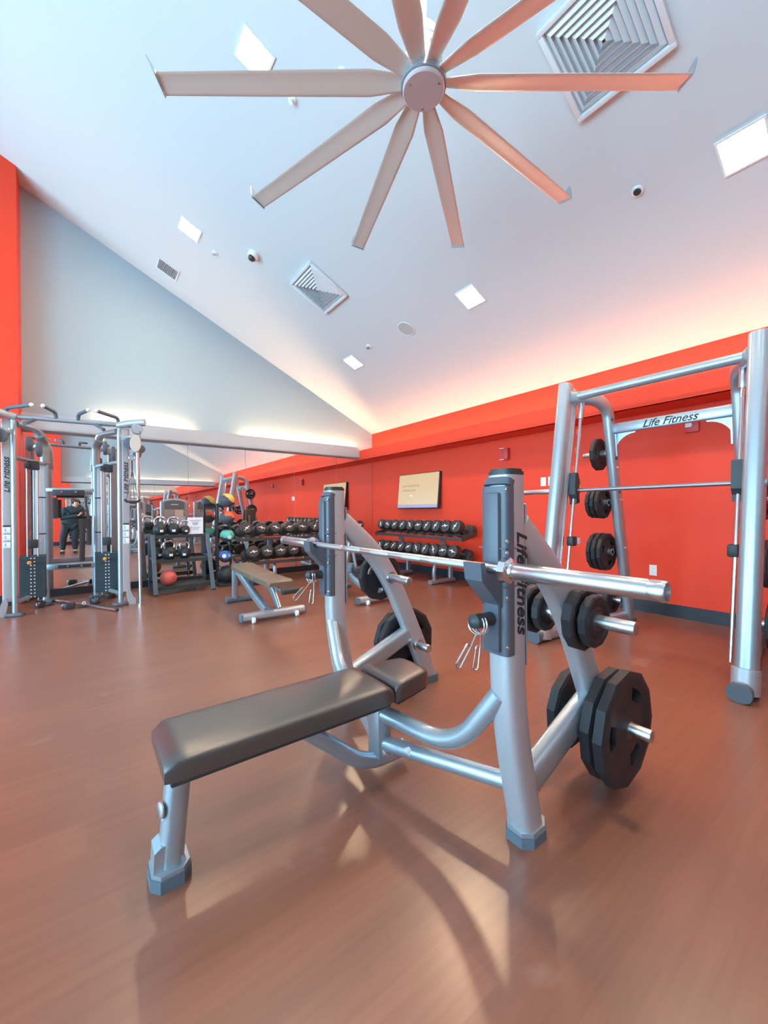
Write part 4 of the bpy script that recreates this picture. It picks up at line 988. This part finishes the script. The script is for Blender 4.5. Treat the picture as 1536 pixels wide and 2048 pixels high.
# ------------------------------------------------------------------ the photographer, seen in the mirror
def skin_mesh(chains, sub=2):
    """chains: {key: (pos, radius)} and edges; root first. Returns an MB with the skinned surface"""
    verts, edges = chains
    me = bpy.data.meshes.new('k'); me.from_pydata([v[0] for v in verts], edges, [])
    ob = bpy.data.objects.new('k', me); COL.objects.link(ob)
    sk = ob.modifiers.new('s', 'SKIN'); sk.use_smooth_shade = True
    lay = me.skin_vertices[0] if me.skin_vertices else None
    if lay is None:
        bpy.context.view_layer.objects.active = ob; bpy.context.view_layer.update(); lay = me.skin_vertices[0]
    for i, v in enumerate(verts):
        r = v[1]; lay.data[i].radius = r if isinstance(r, tuple) else (r, r)
    lay.data[0].use_root = True
    ss = ob.modifiers.new('u', 'SUBSURF'); ss.levels = sub; ss.render_levels = sub
    dg = bpy.context.evaluated_depsgraph_get(); dg.update()
    m2 = bpy.data.meshes.new_from_object(ob.evaluated_get(dg))
    bpy.data.objects.remove(ob); bpy.data.meshes.remove(me)
    mb = MB(); mb.bm.from_mesh(m2); bpy.data.meshes.remove(m2)
    return mb
def cpos(r, u, f): return Vector((0, 0, CAMZ)) + _r * r + _u * u + _f * f
J = {}
vs, es = [], []
def jv(name, p, r): J[name] = len(vs); vs.append((tuple(p), r)); return J[name]
def je(*ns):
    for a, b in zip(ns, ns[1:]): es.append((J[a], J[b]))
PX, PY = -.30, -.24
jv('pelvis', (PX, PY, .84), (.155, .12)); jv('waist', (PX + .02, PY + .03, .98), (.145, .11)); jv('chest', (PX + .06, PY + .08, 1.13), (.16, .115)); jv('upper', (PX + .08, PY + .10, 1.22), (.11, .09))
jv('neck', (PX + .10, PY + .14, 1.265), .052); jv('skull', (PX + .125, PY + .185, 1.325), (.066, .078)); jv('crown', (PX + .135, PY + .20, 1.39), (.066, .078)); jv('top', (PX + .14, PY + .20, 1.43), (.045, .05))
je('pelvis', 'waist', 'chest', 'upper', 'neck', 'skull', 'crown', 'top')
for s, n in ((-1, 'l'), (1, 'r')):
    jv(n + 'hip', (PX + s * .085, PY + .01, .76), (.10, .10)); jv(n + 'knee', (PX + (-.16 if s < 0 else .09), PY + .12, .45), (.066, .07)); jv(n + 'calf', (PX + (-.165 if s < 0 else .095), PY + .08, .30), (.058, .062)); jv(n + 'ankle', (PX + (-.17 if s < 0 else .10), PY + .04, .085), .042)
    jv(n + 'ball', (PX + (-.175 if s < 0 else .105), PY + .14, .042), (.045, .036)); jv(n + 'toe', (PX + (-.178 if s < 0 else .108), PY + .21, .032), (.038, .026))
    je('pelvis', n + 'hip', n + 'knee', n + 'calf', n + 'ankle', n + 'ball', n + 'toe')
jv('rsho', (PX + .235, PY + .10, 1.20), .066); jv('relb', (PX + .335, PY + .03, 1.00), .048); jv('rwri', cpos(.085, -.065, -.075), .030)
jv('lsho', (PX - .11, PY + .10, 1.19), .066); jv('lelb', (PX - .185, PY + .13, .98), .048); jv('lwri', cpos(-.085, -.070, -.065), .030)
je('upper', 'rsho', 'relb', 'rwri'); je('upper', 'lsho', 'lelb', 'lwri')
# hands: palms behind the phone, fingers folded round its edges, thumbs on its back
for s, n in ((1, 'r'), (-1, 'l')):
    jv(n + 'palm', cpos(s * .066, -.028, -.045), (.022, .014)); je(n + 'wri', n + 'palm')
    for k, (du, ln) in enumerate(((.022, 1.0), (.004, 1.08), (-.014, 1.0), (-.031, .82))):
        b_, m1, m2 = n + 'f%da' % k, n + 'f%db' % k, n + 'f%dc' % k
        jv(b_, cpos(s * .070, du - .012, -.034), .0090); jv(m1, cpos(s * (.058), du - .006, -.0225), .0085); jv(m2, cpos(s * (.058 - .024 * ln), du - .002, -.0215), .0075)
        je(n + 'palm', b_, m1, m2)
    jv(n + 't1', cpos(s * .056, -.012, -.055), .0105); jv(n + 't2', cpos(s * .040, .012, -.046), .0095); jv(n + 't3', cpos(s * .026, .026, -.036), .0082)
    je(n + 'palm', n + 't1', n + 't2', n + 't3')
body = skin_mesh((vs, es))
# face: nose, ears, eye sockets
hc = V(PX + .130, PY + .193, 1.355)
body.sphere(hc + V(.004, .080, -.012), .014, 12, 8, (.8, 1.2, 1.4))
for s in (-1, 1):
    body.sphere(hc + V(s * .070, .0, -.010), .018, 12, 8, (.5, .9, 1.4))
P_ = obj('person', body, 'skin', None, 60)
tag(P_, 'person in dark jacket and trousers bending to hold a phone, reflected in the mirror', 'person')
for s in (-1, 1):
    obj('eye', MB().sphere(hc + V(s * .028 + .004, .074, .006), .0085, 12, 8), 'dark', P_)
obj('mouth', MB().box(hc + V(.004, .078, -.048), (.040, .006, .006), .002), 'redbox', P_)
# hair
hr = MB(); hr.sphere(hc + V(.004, -.006, .045), .100, 24, 16, (.92, 1.05, .95))
bmesh.ops.delete(hr.bm, geom=[v for v in hr.bm.verts if (v.co.y > hc.y + .030 and v.co.z < hc.z + .062) or v.co.z < hc.z - .03], context='VERTS')
bmesh.ops.solidify(hr.bm, geom=hr.bm.faces[:], thickness=.008)
obj('hair', hr, 'hair', P_, 60)
def sub(names, extra, grow):
    idx = {}; v2, e2 = [], []
    for n in names:
        p, r = vs[J[n]]; r = tuple(q + grow for q in r) if isinstance(r, tuple) else (r + grow, r + grow); idx[J[n]] = len(v2); v2.append((p, r))
    for a, b in es:
        if a in idx and b in idx: e2.append((idx[a], idx[b]))
    return v2, e2
jk = skin_mesh(sub(['pelvis', 'waist', 'chest', 'upper', 'neck', 'rsho', 'relb', 'lsho', 'lelb', 'lhip', 'rhip'], None, .032))
obj('jacket', jk, 'jacket', P_, 60)
for n in 'rl':
    w0, w1 = Vector(vs[J[n + 'elb']][0]), Vector(vs[J[n + 'wri']][0])
    obj('jacket_sleeve', MB().tube([w0 + (w0 - w1) * .05, w0 + (w1 - w0) * .5, w0 + (w1 - w0) * .93], .066, 16, r_end=.042), 'jacket', P_, 60)
obj('jacket_hem', MB().tube([(PX, PY + .0, .80), (PX + .01, PY + .015, .92), (PX + .03, PY + .04, 1.04)], .1, 24, sec=(.215, .165, .85), up=(0, 1, 0)), 'jacket', P_, 60)
obj('hood', MB().ring(Vector(vs[J['neck']][0]) + V(-.01, -.03, -.015), .072, .034, (-.15, -.4, 1), 24, 10), 'jacket', P_, 60)
tr = skin_mesh(sub(['pelvis', 'lhip', 'lknee', 'lcalf', 'lankle', 'rhip', 'rknee', 'rcalf', 'rankle'], None, .020))
obj('trousers', tr, 'trousers', P_, 60)
for n in 'rl':
    a, b, c_ = (Vector(vs[J[n + k]][0]) for k in ('ankle', 'ball', 'toe'))
    obj('shoe', MB().tube([a + V(0, -.05, -.050), b + V(0, 0, -.004), c_ + V(0, .02, .002)], .05, 16, .05, sec=(.050, .040, .7), up=(0, 0, 1)), 'dark', P_, 60)
pm = _r.copy(); RM = Matrix(((_r.x, _u.x, -_f.x, 0), (_r.y, _u.y, -_f.y, 0), (_r.z, _u.z, -_f.z, 0), (0, 0, 0, 1)))
t = thing('phone', 'dark phone held up in both hands of the reflected person', 'phone', cpos(0, 0, -.016))
obj('phone_case', MB().box(cpos(0, -.045, -.016), (.076, .155, .009), .003, 3, rot=RM), 'dark', t)
obj('phone_screen', MB().box(cpos(0, -.045, -.0210), (.068, .145, .0006), rot=RM), 'screenbar', t, 0)
